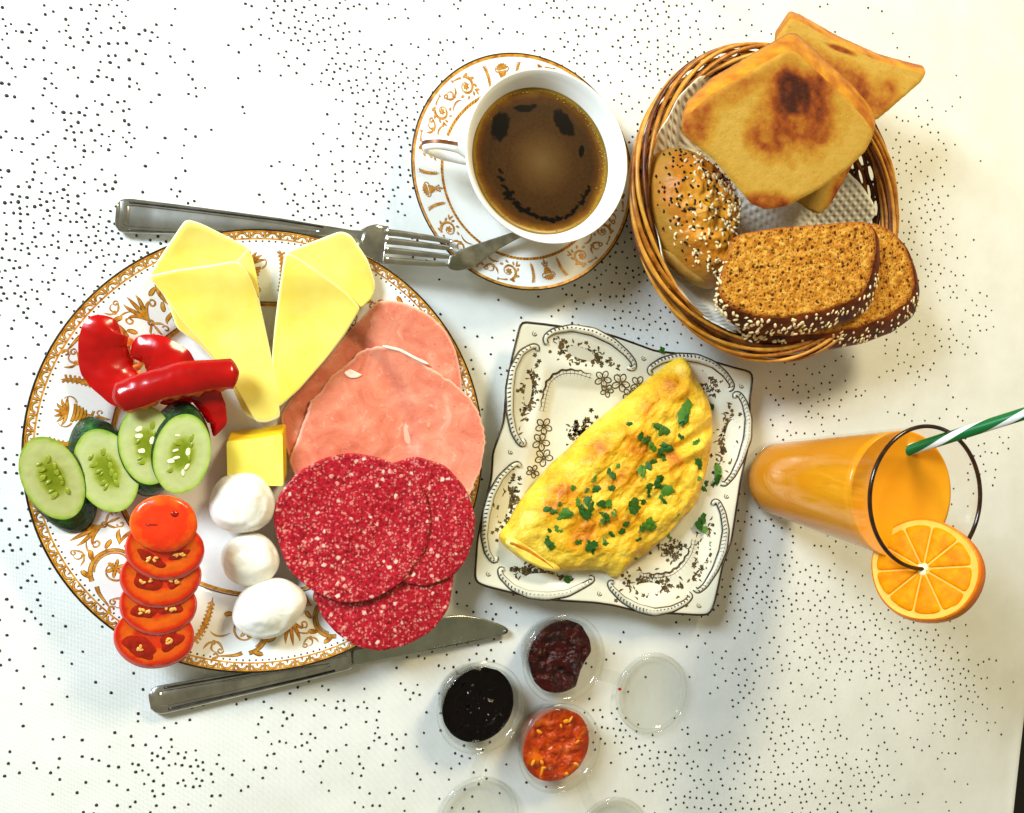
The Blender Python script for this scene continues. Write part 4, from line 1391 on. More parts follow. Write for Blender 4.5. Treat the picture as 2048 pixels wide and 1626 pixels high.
# peppers: curved shells, skin outside, pale flesh along the cut
def pepper(label, path, widths, arch, zc_, roll=None, tip=(.25, .3), cut=0, cutw=.16):
    arch *= .50
    widths = [w_ * f_ for w_, f_ in zip(widths, (1, 1.06, .95, 1.07, .96, 1.05, 1, 1))]
    pth = openline(path, 60, 4)
    w = np.interp(np.linspace(0, 1, 60), np.linspace(0, 1, len(widths)), widths)
    t = np.linspace(0, 1, 60)
    w = w * np.clip(t / tip[0], 0.02, 1) ** .5 * np.clip((1 - t) / tip[1], 0.02, 1) ** .5
    z = np.interp(t, np.linspace(0, 1, len(zc_)), zc_)
    ctr = P(pth[:, 0], pth[:, 1], z)
    tan = np.gradient(ctr, axis=0); tan /= np.linalg.norm(tan, axis=1)[:, None]
    side = np.cross(tan, [0, 0, 1.0]); side /= np.linalg.norm(side, axis=1)[:, None]
    up = np.cross(side, tan)
    ro = np.radians(np.interp(t, np.linspace(0, 1, len(roll or [0])), roll or [0]))
    s2 = side * np.cos(ro)[:, None] + up * np.sin(ro)[:, None]
    u2 = np.cross(s2, tan)
    hw = w * 1.06 / 2 / 3350.0
    n_ = 22
    th = np.linspace(-1, 1, n_)
    outer, inner = [], []
    for k in th:
        ar = arch * (1 - abs(k) ** 2.2)
        outer.append(ctr + s2 * (hw * k)[:, None] + u2 * (ar * np.clip(hw / hw.max(), 0, 1))[:, None])
        wig = (np.sin(t * 40 + 3 * k) * .0003)[:, None]
        rag = 1 + cutw * np.clip(k * cut, 0, 1) ** 3 * (1 + .5 * np.sin(t * 31) + .4 * np.sin(t * 67 + 1))
        inner.append(ctr + s2 * (hw * k * .97 * rag)[:, None] + u2 * ((ar - .0042) * np.clip(hw / hw.max(), 0, 1))[:, None] + u2 * wig)
    O = np.stack(outer, 1); I = np.stack(inner, 1)
    nzz = nz(O[..., 0], O[..., 1], 60, 2).reshape(O.shape[:2])
    O = O + u2[:, None] * (nzz * .0008)[..., None]
    m = 60
    V = O.reshape(-1, 3)
    F = [(i * n_ + j, (i + 1) * n_ + j, (i + 1) * n_ + j + 1, i * n_ + j + 1) for i in range(m - 1) for j in range(n_ - 1)]
    c0 = ctr.mean(0)
    root = thing('pepper_strip', label, 'pepper', (c0[0], c0[1], ctr[:, 2].min() - .003), 'red pepper strips on the plate')
    mk('skin', V, F, M['pepper'], root)
    VI = I.reshape(-1, 3); k0 = len(VI)
    FI = [(i * n_ + j, i * n_ + j + 1, (i + 1) * n_ + j + 1, (i + 1) * n_ + j) for i in range(m - 1) for j in range(n_ - 1)]
    E = np.vstack([VI, O[:, 0], O[:, -1], O[0], O[-1]])
    a0, a1, b0, b1 = k0, k0 + m, k0 + 2 * m, k0 + 2 * m + n_
    for i in range(m - 1):
        FI.append((a0 + i, a0 + i + 1, (i + 1) * n_, i * n_))
        FI.append((a1 + i, a1 + i + 1, (i + 1) * n_ + n_ - 1, i * n_ + n_ - 1))
    for j in range(n_ - 1):
        FI.append((b0 + j, b0 + j + 1, j + 1, j))
        FI.append((b1 + j, b1 + j + 1, (m - 1) * n_ + j + 1, (m - 1) * n_ + j))
    mk('flesh', E, FI, M['pepper_flesh'], root)


pepper('broad curved red pepper strip with torn orange inner edge near the plate border',
       [(228, 638), (212, 655), (205, 690), (210, 722), (224, 752), (248, 778), (290, 792)], [60, 72, 84, 84, 78, 66, 52], .0085, [.029, .029, .027, .026, .027, .028, .029], [10, 10, 10, 8, 6, 0], (.12, .2), -1, .26)
pepper('dark red hooked pepper strip passing under the long straight one',
       [(262, 712), (285, 702), (315, 706), (338, 728), (355, 755), (368, 785), (352, 800), (320, 806)], [40, 58, 72, 80, 84, 60, 36, 24], .009, [.028, .030, .032, .031, .030, .028, .026, .025], [-6, -8, -4, 0, 0], (.12, .3))
pepper('short pointed red pepper piece hanging beside the uppermost cucumber slice',
       [(398, 765), (412, 790), (426, 815), (436, 845), (428, 872)], [50, 50, 48, 44, 30], .0075, [.031, .031, .030, .029, .028], [0, 0, 0], (.05, .5))
pepper('long straight glossy red pepper strip lying across the other pepper strips',
       [(226, 800), (262, 787), (310, 770), (360, 757), (420, 748), (478, 744)], [50, 54, 56, 56, 54, 50], .0085, [.040, .041, .042, .042, .041, .040], [6, 6, 6, 6], (.06, .05), 1, .15)

# ------------------------------------------------------------------ omelette and parsley
OMp = outline([(1375, 706), (1388, 722), (1396, 750), (1410, 772), (1424, 800), (1431, 830), (1432, 870), (1428, 910), (1418, 950), (1404, 995), (1385, 1022), (1350, 1055), (1312, 1092), (1280, 1120), (1262, 1136), (1244, 1160), (1230, 1162),
               (1222, 1148), (1205, 1146), (1160, 1146), (1118, 1146), (1080, 1138), (1045, 1122), (1015, 1098), (1003, 1082), (1006, 1066), (1022, 1050), (1036, 1020), (1060, 985), (1085, 955), (1110, 925), (1140, 900), (1165, 872), (1195, 845),
               (1232, 815), (1270, 785), (1305, 758), (1340, 730), (1360, 710)], 220, 2)
OMW = Pf(OMp[:, 0], OMp[:, 1], lambda x, y: sq_z(x, y) + .008)[:, :2]
A_, B_ = OMW, np.roll(OMW, -1, 0)


def om_dist(x, y):
    p = np.c_[np.ravel(x), np.ravel(y)]
    out = np.full(len(p), 9.0)
    for i in range(0, len(p), 4000):
        q = p[i:i + 4000, None]
        ab = (B_ - A_)[None]
        t = np.clip(((q - A_[None]) * ab).sum(-1) / (ab ** 2).sum(-1), 0, 1)
        out[i:i + 4000] = np.sqrt(((q - A_[None] - t[..., None] * ab) ** 2).sum(-1)).min(1)
    return out


omc = OMW.mean(0)
ft0, ft1 = P(1375, 706, .02)[:2], P(1005, 1066, .02)[:2]
fd = (ft1 - ft0) / np.linalg.norm(ft1 - ft0)
fn = np.array([-fd[1], fd[0]])
if np.dot(omc - ft0, fn) < 0:
    fn = -fn


def om_z(x, y):
    x = np.ravel(x); y = np.ravel(y)
    d = om_dist(x, y)
    h = .021 * np.sqrt(np.clip(1 - (1 - np.clip(d / .022, 0, 1)) ** 2, 0, 1))
    u = (x - ft0[0]) * fd[0] + (y - ft0[1]) * fd[1]
    v = (x - ft0[0]) * fn[0] + (y - ft0[1]) * fn[1]
    k = np.clip(d / .006, 0, 1)
    h += k * .0026 * nz(x, y, 55, 4.0, 4) + k * .0014 * nz(u * .5, v, 140, 8.0, 3)
    h += k * .0026 * np.exp(-((v - .048 + .25 * (u - .07)) / .004) ** 2) * np.clip(1 - abs(u - .05) / .05, 0, 1)
    h -= k * .004 * np.exp(-((v - .040 + .25 * (u - .07)) / .004) ** 2) * np.clip(1 - abs(u - .05) / .06, 0, 1)
    h -= .004 * np.exp(-((x - P(1050, 1095, .02)[0]) ** 2 + (y - P(1050, 1095, .02)[1]) ** 2) / .00018)
    return np.maximum(sqp(np.full_like(x, .4)) + .003 + h + .25 * (sq_z(x, y) - .0042), .004)


rl, ss = [], np.r_[np.linspace(0, .9, 64), np.linspace(.915, 1, 12)]
oc2 = P(1235, 965, .02)[:2]
for s_ in ss:
    q = oc2 + s_ * (OMW - oc2)
    z = om_z(q[:, 0], q[:, 1])
    rl.append(np.r_[oc2, z.mean()] if s_ == 0 else np.c_[q, z])
rl.append(np.c_[oc2 + .985 * (OMW - oc2), sq_z(*(oc2 + .985 * (OMW - oc2)).T) + .0008])
rl.append(np.r_[oc2, .0052])
V, F = rings(rl)
s = ring_s(rl, np.r_[ss, 1, 1])
bc = [P(x, y, .025)[:2] for x, y in ((1190, 890), (1120, 985), (1230, 1040), (1270, 900), (1290, 800), (1160, 1060), (1330, 920), (1340, 770), (1240, 960), (1100, 1020))]
br = np.zeros(len(V))
for c in bc:
    br = np.maximum(br, np.exp(-((V[:, 0] - c[0]) ** 2 + (V[:, 1] - c[1]) ** 2) / .00022))
br = br * np.clip((1 - s) / .25, 0, 1)
om = thing('omelette', 'golden folded omelette sprinkled with chopped parsley on the square plate', 'omelette', (omc[0], omc[1], .006))
mk('folded_egg', V, F, M['omelette'], om, attrs={'s': s, 'brown': br})
q = outline([(1004, 1083), (1012, 1070), (1030, 1075), (1060, 1094), (1095, 1115), (1118, 1135), (1110, 1143), (1080, 1136), (1045, 1120), (1018, 1100)], 80, 2)
slab('rolled_end', Pf(q[:, 0], q[:, 1], lambda x, y: 0 * x + .016)[:, :2], lambda x, y: sq_z(x, y) + .004, .0085, M['omelette_fold'], om, R=14, bev=.25)
cl = openline([(1020, 1085), (1050, 1098), (1085, 1120), (1106, 1136)], 30, 2)
V, F = tube(Pf(cl[:, 0], cl[:, 1], lambda x, y: sq_z(x, y) + .0122), np.interp(np.linspace(0, 1, 30), [0, .3, 1], [.0008, .0016, .0007]), 8, flat=.5)
mk('roll_opening', V, F, simple('omelette_toasted', '#a85f08', '#d08a18', 200, .5), om)


def parsley_mesh(seed, mat):
    r_ = np.random.RandomState(seed)
    V, F, k = [], [], 0
    nl = r_.choice([2, 3, 3, 4])
    for L in range(nl):
        a0 = L * 2 * math.pi / nl * .75 + r_.uniform(-.3, .3)
        c = np.array((math.cos(a0), math.sin(a0))) * r_.uniform(.25, .5)
        n_ = 11
        a = np.linspace(0, 2 * math.pi, n_, endpoint=False)
        rr = r_.uniform(.38, .55) * (1 + .38 * (np.arange(n_) % 2) * r_.uniform(.5, 1.2, n_)) * r_.uniform(.8, 1.1, n_)
        x, y = c[0] + rr * np.cos(a), c[1] + rr * np.sin(a)
        z = .10 * np.sin(a * 2 + L) + .16 * r_.rand(n_) + .08 * L
        V.append(np.vstack([[c[0], c[1], .22 + .08 * L], np.c_[x, y, z]]))
        F += [(k, k + 1 + i, k + 1 + (i + 1) % n_) for i in range(n_)]
        k += n_ + 1
    V = np.vstack(V)
    me = bpy.data.meshes.new('parsley_leaf')
    me.from_pydata(V.tolist(), [], F)
    me.materials.append(mat); me.update()
    me.polygons.foreach_set('use_smooth', [True] * len(me.polygons))
    return me


PM = [parsley_mesh(i, M['parsley'] if i % 3 else M['parsley_b']) for i in range(9)]
PAR = [(1120, 520, 44), (1112, 555, 26), (985, 600, 38), (1000, 620, 24), (840, 578, 16), (1095, 645, 14), (1178, 675, 22), (893, 640, 16), (915, 660, 24), (955, 690, 22), (1000, 705, 34), (1040, 695, 20),
       (980, 745, 28), (950, 770, 20), (1010, 750, 20), (905, 815, 36), (930, 800, 20), (742, 830, 26), (785, 795, 12), (1185, 780, 24), (1195, 760, 14), (650, 860, 18), (658, 905, 22), (615, 915, 12), (545, 905, 14), (745, 905, 12),
       (985, 870, 30), (1015, 900, 36), (940, 900, 26), (935, 935, 16), (1000, 935, 18), (625, 960, 24), (690, 985, 20), (735, 980, 22), (640, 1000, 20), (600, 1022, 34), (570, 975, 14), (485, 985, 14), (440, 1020, 26), (480, 1030, 34), (520, 1035, 22),
       (855, 1005, 34), (840, 985, 16), (900, 975, 12), (1010, 972, 20), (1085, 1040, 14), (715, 1055, 30), (695, 1035, 16), (760, 1030, 12), (820, 1090, 18), (795, 1125, 22), (930, 1100, 36), (895, 1110, 16), (745, 1140, 16), (465, 1108, 20), (430, 1125, 16), (425, 1150, 14),
       (710, 1160, 18), (715, 1190, 12), (635, 1190, 28), (570, 1185, 22), (430, 1188, 22), (650, 1225, 14), (1035, 1143, 16), (880, 1165, 14), (865, 1258, 14), (1180, 980, 14), (1210, 905, 18), (1225, 880, 14), (1190, 850, 10), (1300, 210, 0)]
ONP = [(1250, 492, 24), (1278, 815, 26), (1272, 868, 34), (1200, 1065, 36), (1208, 1095, 26), (515, 1372, 20), (1000, 207, 12)]
rr = np.random.RandomState(17)
for i, (zx, zy, r_) in enumerate(PAR + ONP):
    if r_ == 0:
        continue
    px_, py_ = zx / 2.54 + 930, zy / 2.54 + 620
    zf = om_z if i < len(PAR) else (lambda x, y: sq_z(x, y) + .0006)
    p = Pf(np.array([px_]), np.array([py_]), zf)[0]
    R_ = max(r_, 14) / 2.54 / 2750 * 1.6
    o = bpy.data.objects.new('parsley_leaf', PM[i % 9])
    o.location = p - (0, 0, .0002)
    o.rotation_euler = (rr.uniform(-.35, .35), rr.uniform(-.35, .35), rr.uniform(0, 6.28))
    o.scale = (R_, R_ * rr.uniform(.6, 1), R_ * .8)
    COL.objects.link(o)
    if i < len(PAR):
        tag(o, 'small chopped green parsley piece scattered on top of the omelette', 'parsley', 'parsley pieces on the omelette')
    else:
        tag(o, 'small chopped green parsley piece fallen beside the omelette onto the square plate', 'parsley', 'parsley pieces fallen on the plate')

# ------------------------------------------------------------------ bread basket
BZ = .053
BC = P(1549, 405, BZ)[:2]
BRr = .1132
bprof = interp_prof([(.0, .0725), (.003, .0735), (.012, .0820), (.030, .0960), (.046, .1050), (.060, .108)])   # z -> r of the wall
bask = thing('bread_basket', 'round woven wicker basket holding toast, a seeded roll and brown bread', 'basket', (BC[0], BC[1], 0))
a = np.linspace(0, 2 * math.pi, 260, endpoint=False)
for k in range(14):
    z = .003 + k * .0033
    r = float(bprof(z)) + .0011 * np.sin(a * 24 + math.pi * (k % 2)) + .0002 * np.sin(a * 5 + k)
    pth = np.c_[BC[0] + r * np.cos(a), BC[1] + r * np.sin(a), z + .0004 * np.sin(a * 7 + k * 2)]
    V, F = tube(pth, .0016, 7, closed=True)
    mk('wicker_strand', V, F, [M['wick_c'], M['wick_b'], M['wick_c']][k % 3], bask)
for k in range(48):
    an = k * 2 * math.pi / 48
    zz = np.linspace(.001, .050, 8)
    rr_ = np.array([float(bprof(z)) for z in zz])
    V, F = tube(np.c_[BC[0] + rr_ * math.cos(an), BC[1] + rr_ * math.sin(an), zz], .0013, 6)
    mk('wicker_stake', V, F, M['wick_c'], bask)
for k in range(9):
    ph = k * 2 * math.pi / 9
    tw = a * 2.0 + ph + .25 * np.sin(a * 3 + k)
    r = BRr - .0068 + .0062 * np.cos(tw)
    z = BZ - .0034 + .0044 * np.sin(tw)
    V, F = tube(np.c_[BC[0] + r * np.cos(a), BC[1] + r * np.sin(a), z], .0014 + .0002 * np.sin(a * 4 + k) + .00012 * np.sin(a * 23 + 2 * k), 8, closed=True)
    mk('rim_strand', V, F, [M['wick_a'], M['wick_b'], M['wick_a'], M['wick_c'], M['wick_b'], M['wick_a'], M['wick_b'], M['wick_a'], M['wick_c']][k], bask)
V, F = lathe([(0, .0015), (.04, .0015), (.0725, .0020), (.0725, .0035), (.04, .0032), (0, .0032)], 80)
mk('basket_floor', at_loc(V, BC), F, M['wick_c'], bask)

# napkin lining
nap_r = interp_prof([(0, .0050), (.062, .0055), (.070, .010), (.085, .030), (.095, .0435), (.1005, .052), (.105, .058), (.12, .062)])
phi = np.linspace(0, 2 * math.pi, 240, endpoint=False)
deg = np.degrees(phi)
Rn = np.interp(deg, [0, 8, 20, 40, 70, 100, 120, 135, 150, 165, 178, 190, 205, 220, 235, 246, 255, 285, 320, 345, 352, 360],
               [.0955, .0945, .0900, .086, .084, .090, .0985, .1010, .1015, .1010, .096, .094, .099, .1005, .1010, .1000, .094, .086, .084, .088, .093, .0955])
Rn = Rn + .0010 * np.sin(phi * 9) + .0006 * np.sin(phi * 23 + 1)
rl = []
for s_ in np.linspace(0, 1, 40):
    r = s_ * Rn
    z = nap_r(r) + .0026 * s_ ** 2 * np.sin(phi * 7 + 3 * s_) + .0014 * s_ * np.sin(phi * 15 + 5 * s_ + 1) + .001
    q = np.c_[BC[0] + r * np.cos(phi), BC[1] + r * np.sin(phi), z]
    rl.append(q.mean(0) if s_ == 0 else q)
V, F = rings(rl)
napk = mk('paper_napkin', V, F, M['napkin'])
md = napk.modifiers.new('thickness', 'SOLIDIFY'); md.thickness = .0006
tag(napk, 'white embossed paper napkin lining the inside of the bread basket', 'napkin')


def toast(label, face, off, dz, zf, burn, seed):
    q = outline(face, 200, 2) + np.random.RandomState(seed).normal(0, .25, (200, 2))
    (Vt, Ft, s), (Vs, Fs), (c, nrm) = prism(q, zf, off, dz, R=46, bulge=.012, topbump=lambda x, y, s: nz(x, y, 110, seed) * .0003 - .0010 * max(0, (s - .93) / .07) ** 2)
    root = thing('toast_slice', label, 'toast', (c[0], c[1], c[2] - .012), 'white toast slices in the basket')
    b = np.zeros(len(Vt))
    for bx, by, ra, rb, ro, st in burn:
        c0 = P(bx, by, float(zf(bx, by)))
        dx, dy = (Vt[:, 0] - c0[0]) * 2560, -(Vt[:, 1] - c0[1]) * 2950
        cr_, sr_ = math.cos(math.radians(ro)), math.sin(math.radians(ro))
        u, v = dx * cr_ + dy * sr_, -dx * sr_ + dy * cr_
        d = np.hypot(u / ra, v / rb)
        b = np.maximum(b, st * np.clip((1.45 - d) * 1.25, 0, 1))
    b = b + nz(Vt[:, 0], Vt[:, 1], 70, seed + 2, 4) * .22 * (b > .02) + .12 * np.clip((s - .8) / .2, 0, 1)
    mk('crumb', Vt, Ft, M['toast'], root, attrs={'s': s, 'toast': np.clip(b, 0, 1)})
    mk('crust', Vs, Fs, M['toast_crust'], root)


toast('toast slice seen only as a small corner under the large toast, on the napkin', [(1540, 250), (1712, 318), (1690, 360), (1660, 412), (1642, 428), (1620, 420), (1585, 395), (1450, 330)], (-4, -10), -.010,
      lambda x, y: .052 + 0 * np.asarray(x, float), [(1690, 360, 20, 70, 30, .5)], 11)
toast('toast slice sticking out past the basket rim with its corner in the air', [(1581, 36), (1598, 40), (1680, 86), (1760, 122), (1815, 137), (1852, 146), (1845, 162), (1806, 196), (1757, 238), (1740, 240), (1640, 190), (1552, 120), (1553, 78)], (-3, -14), -.012,
      lambda x, y: .070 + .00004 * (np.asarray(x, float) - 1700), [(1700, 170, 60, 40, 35, .62), (1640, 110, 50, 18, 30, .35), (1760, 190, 50, 30, -40, .5), (1680, 98, 30, 6, 15, .8)], 12)
toast('large square toast slice on top with a dark browned patch', [(1575, 100), (1590, 100), (1650, 155), (1700, 200), (1742, 250), (1749, 268), (1735, 300), (1700, 335), (1645, 375), (1580, 410), (1535, 419), (1505, 408), (1480, 380), (1430, 320), (1375, 275), (1363, 262), (1372, 235), (1420, 190), (1480, 155), (1530, 125)], (2, -34), -.0125,
      lambda x, y: .094 + .00003 * (300 - np.asarray(y, float)), [(1590, 190, 40, 50, -30, 1.0), (1600, 220, 75, 80, 30, .68), (1540, 270, 40, 42, 20, .62), (1640, 268, 26, 26, 0, .62), (1530, 408, 60, 22, -10, .55), (1395, 245, 30, 40, 20, .5), (1480, 180, 60, 20, -30, .4)], 13)

# roll
rp = outline([(1308, 312), (1325, 298), (1350, 292), (1385, 302), (1420, 330), (1450, 365), (1466, 400), (1470, 440), (1466, 490), (1462, 530), (1456, 560), (1440, 575), (1410, 568), (1375, 545), (1335, 505), (1310, 460), (1296, 410), (1292, 360), (1298, 328)], 150, 4)
RW = P(rp[:, 0], rp[:, 1], .045)[:, :2]; rc = RW.mean(0)


def roll_z(x, y, s):
    return .040 + .030 * np.sqrt(max(0.0, 1 - s ** 2.3)) + np.array(nz(x, y, 75, 6.0, 4)) * .0042 * (1 - s ** 6)


rl, ss = [], np.linspace(0, 1, 44)
for s_ in ss:
    q = rc + s_ * (RW - rc)
    z = roll_z(q[:, 0], q[:, 1], s_)
    rl.append(np.r_[rc, z.mean()] if s_ == 0 else np.c_[q, z])
V, F = rings(rl)
roll = thing('bread_roll', 'golden round bread roll covered in sesame and poppy seeds', 'bread roll', (rc[0], rc[1], .022))
mk('top_crust', V, F, M['roll'], roll, attrs={'s': ring_s(rl, ss)})
Vtop = V
b0 = rl[-1]
RWs = P(rp[:, 0] - 6, rp[:, 1] + 6, .024)[:, :2]
rb = [b0, np.c_[rc + 1.01 * (RW - rc), np.full(150, .034)], np.c_[rc + .90 * (RWs - rc), np.full(150, .026)], np.c_[rc + .7 * (RWs - rc), np.full(150, .022)], np.r_[rc, .022]]
V, F = rings(rb)
mk('bottom_crust', V, F, M['roll_base'], roll)
bp = outline([(1318, 492), (1345, 505), (1385, 530), (1412, 552), (1425, 570), (1405, 567), (1375, 547), (1338, 512)], 50, 2)
slab('torn_side', P(bp[:, 0], bp[:, 1], .046)[:, :2], lambda x, y: 0 * x + .036, .0115, M['roll_base'], roll, R=8, bev=.3)
rr = np.random.RandomState(31)
for nm, mt, cnt, ax in (('poppy_seeds', M['poppy'], 170, (.0012, .0009, .0007)), ('sesame_seeds', M['sesame'], 210, (.0020, .0011, .0007))):
    parts = []
    while len(parts) < cnt:
        i = rr.randint(1, len(Vtop))
        si = ((i - 1) // 150 + 1) / 43
        if rr.rand() > si * 1.1 or si > .95:
            continue
        p = Vtop[i] + rr.normal(0, .0008, 3) * (1, 1, 0)
        bias = (p[0] - rc[0]) * 14 - (p[1] - rc[1]) * 5
        if nm == 'sesame_seeds' and rr.rand() > .55 + bias:
            continue
        if nm == 'poppy_seeds' and rr.rand() > .6 - bias:
            continue
        parts.append(ellipsoid(p + (0, 0, .0003), ax, rr.uniform(0, 6.3), 6, 3))
    V, F = join(parts)
    mk(nm, V, F, mt, roll, kind='stuff')


# brown bread
def brown(label, face, off, dz, zf, seed, nseed):
    q = outline(face, 180, 3)
    (Vt, Ft, s), (Vs, Fs), (c, nrm) = prism(q, zf, off, dz, R=44, bulge=.03, K=9, topbump=lambda x, y, s: nz(x, y, 260, seed, 4) * .0007 - .001 * max(0, (s - .93) / .07) ** 2)
    root = thing('brown_bread_slice', label, 'brown bread', (c[0], c[1], c[2] - .012), 'brown bread slices in the basket')
    mk('crumb', Vt, Ft, M['brown_crumb'], root, attrs={'s': s})
    cr_ = mk('crust', Vs, Fs, M['brown_crust'], root)
    rr = np.random.RandomState(seed)
    parts = []
    n_ = 180
    ctr = Vs[:9 * n_].mean(0)
    cands = [i for i in range(n_, 8 * n_) if Vs[i][1] < ctr[1] + .006]
    for _ in range(nseed):
        i = cands[rr.randint(len(cands))]
        p = Vs[i] + rr.normal(0, .0012, 3)
        out = p - ctr; out[2] *= .4; out /= np.linalg.norm(out)
        p = Vs[i] + rr.normal(0, .0006, 3)
        parts.append(ellipsoid(p + out * .0002, (.0021, .0011, .0008), rr.uniform(0, 6.3), 6, 3, tilt=out + (0, 0, .9)))
    V, F = join(parts)
    mk('sesame_seeds', V, F, M['sesame'], cr_, kind='stuff')


brown('brown bread slice underneath, its seeded crust jutting over the basket rim', [(1600, 500), (1690, 460), (1752, 445), (1785, 462), (1812, 492), (1826, 530), (1832, 565), (1822, 600), (1780, 632), (1720, 655), (1650, 668), (1560, 672), (1500, 668), (1480, 640), (1500, 580)], (6, 32), -.012,
      lambda x, y: .062 - .00004 * (np.asarray(y, float) - 560), 41, 170)
brown('brown bread slice in front with whole oval crumb face showing, next to the roll', [(1462, 478), (1490, 466), (1560, 455), (1640, 449), (1700, 444), (1738, 443), (1752, 462), (1754, 500), (1745, 550), (1730, 585), (1700, 604), (1650, 622), (1570, 637), (1510, 633), (1462, 614), (1436, 588), (1442, 550), (1452, 520)], (4, 36), -.0125,
      lambda x, y: .078 - .00004 * (np.asarray(y, float) - 540), 42, 170)

# ------------------------------------------------------------------ glass of orange juice, straw, orange slice
GZ = .153
gp = P(1853, 995, GZ)
GC = gp[:2]
gr = interp_prof([(0, .0272), (.003, .0285), (.153, .0444)])
glass = thing('juice_glass', 'tall tapered clear glass of orange juice with dark refraction painted on its rim', 'glass', (GC[0], GC[1], 0))
zz = np.linspace(.003, GZ, 24)
pr = [(0, 0), (.024, 0), (.0272, .0012)] + [(float(gr(z)), z) for z in zz] + [(float(gr(GZ)) - .0016, GZ)] + [(float(gr(z)) - .0016, z) for z in zz[::-1][:-2]] + [(.022, .0085), (0, .008)]
V, F = lathe(pr, 120)
mk('glass_body', at_loc(V, GC), F, M['glass'], glass)
ZJ = .1335
zz = np.linspace(.0105, ZJ, 16)
pr = [(0, .0088), (.022, .0092)] + [(float(gr(z)) - .0018, z) for z in zz] + [(float(gr(ZJ)) - .0030, ZJ - .0006), (0, ZJ - .0007)]
V, F = lathe(pr, 120)
mk('orange_juice', at_loc(V, GC), F, M['juice'], glass)
a = np.linspace(0, 2 * math.pi, 160, endpoint=False)
V, F = tube(np.c_[GC[0] + .0437 * np.cos(a), GC[1] + .0437 * np.sin(a), np.full(160, GZ)], .0013, 10, closed=True)
mk('dark_rim_ring', V, F, M['rim_refraction'], glass)  # added solid ring, its brown stands in for refraction at the lip
V, F = tube(np.c_[GC[0] + .0262 * np.cos(a), GC[1] + .0262 * np.sin(a), np.full(160, .0075)], .0012, 8, closed=True)
mk('base_ring', V, F, M['glass'], glass)

s0, s1 = P(1824, 898, ZJ), P(2046, 828, .186)
d = (s1 - s0); d /= np.linalg.norm(d)
sa, sb = s0 - d * .055, s1 + d * .004
u = np.cross(d, [0, 0, 1.0]); u /= np.linalg.norm(u); w = np.cross(u, d)
NS, NC = 90, 24
V, F, mi = [], [], []
L = np.linalg.norm(sb - sa)
for i in range(NS):
    t = i / (NS - 1) * L
    for j in range(NC):
        an = 2 * math.pi * j / NC + t * 2 * math.pi / .085
        V.append(sa + d * t + .0037 * (math.cos(an) * u + math.sin(an) * w))
for i in range(NS - 1):
    for j in range(NC):
        F.append((i * NC + j, i * NC + (j + 1) % NC, (i + 1) * NC + (j + 1) % NC, (i + 1) * NC + j)); mi.append(1 if j % 12 < 8 else 0)
k0 = len(V)
for j in range(NC):
    an = 2 * math.pi * j / NC + L * 2 * math.pi / .085
    V.append(sb + .0034 * (math.cos(an) * u + math.sin(an) * w)); V.append(sb - d * .03 + .0034 * (math.cos(an) * u + math.sin(an) * w))
for j in range(NC):
    j2 = (j + 1) % NC
    F.append(((NS - 1) * NC + j, (NS - 1) * NC + j2, k0 + 2 * j2, k0 + 2 * j)); mi.append(0)
    F.append((k0 + 2 * j, k0 + 2 * j2, k0 + 2 * j2 + 1, k0 + 2 * j + 1)); mi.append(0)
o = mk('drinking_straw', V, F, [M['straw_w'], M['straw_g']], midx=mi)
tag(o, 'green and white spiral striped drinking straw standing in the orange juice', 'straw')

oc = P(1846, 1138, .1525)
view = np.array([0, 0, H]) - oc; view /= np.linalg.norm(view)
nrm = view + np.array([-.50, .24, .0]); nrm /= np.linalg.norm(nrm)
ux = np.cross([0, 1.0, 0], nrm); ux /= np.linalg.norm(ux); uy = np.cross(nrm, ux)
OR_ = .0314


def ol(x, y, z):
    x, y, z = np.broadcast_arrays(np.asarray(x, float), np.asarray(y, float), np.asarray(z, float))
    return oc + x[..., None] * ux + y[..., None] * uy + z[..., None] * nrm


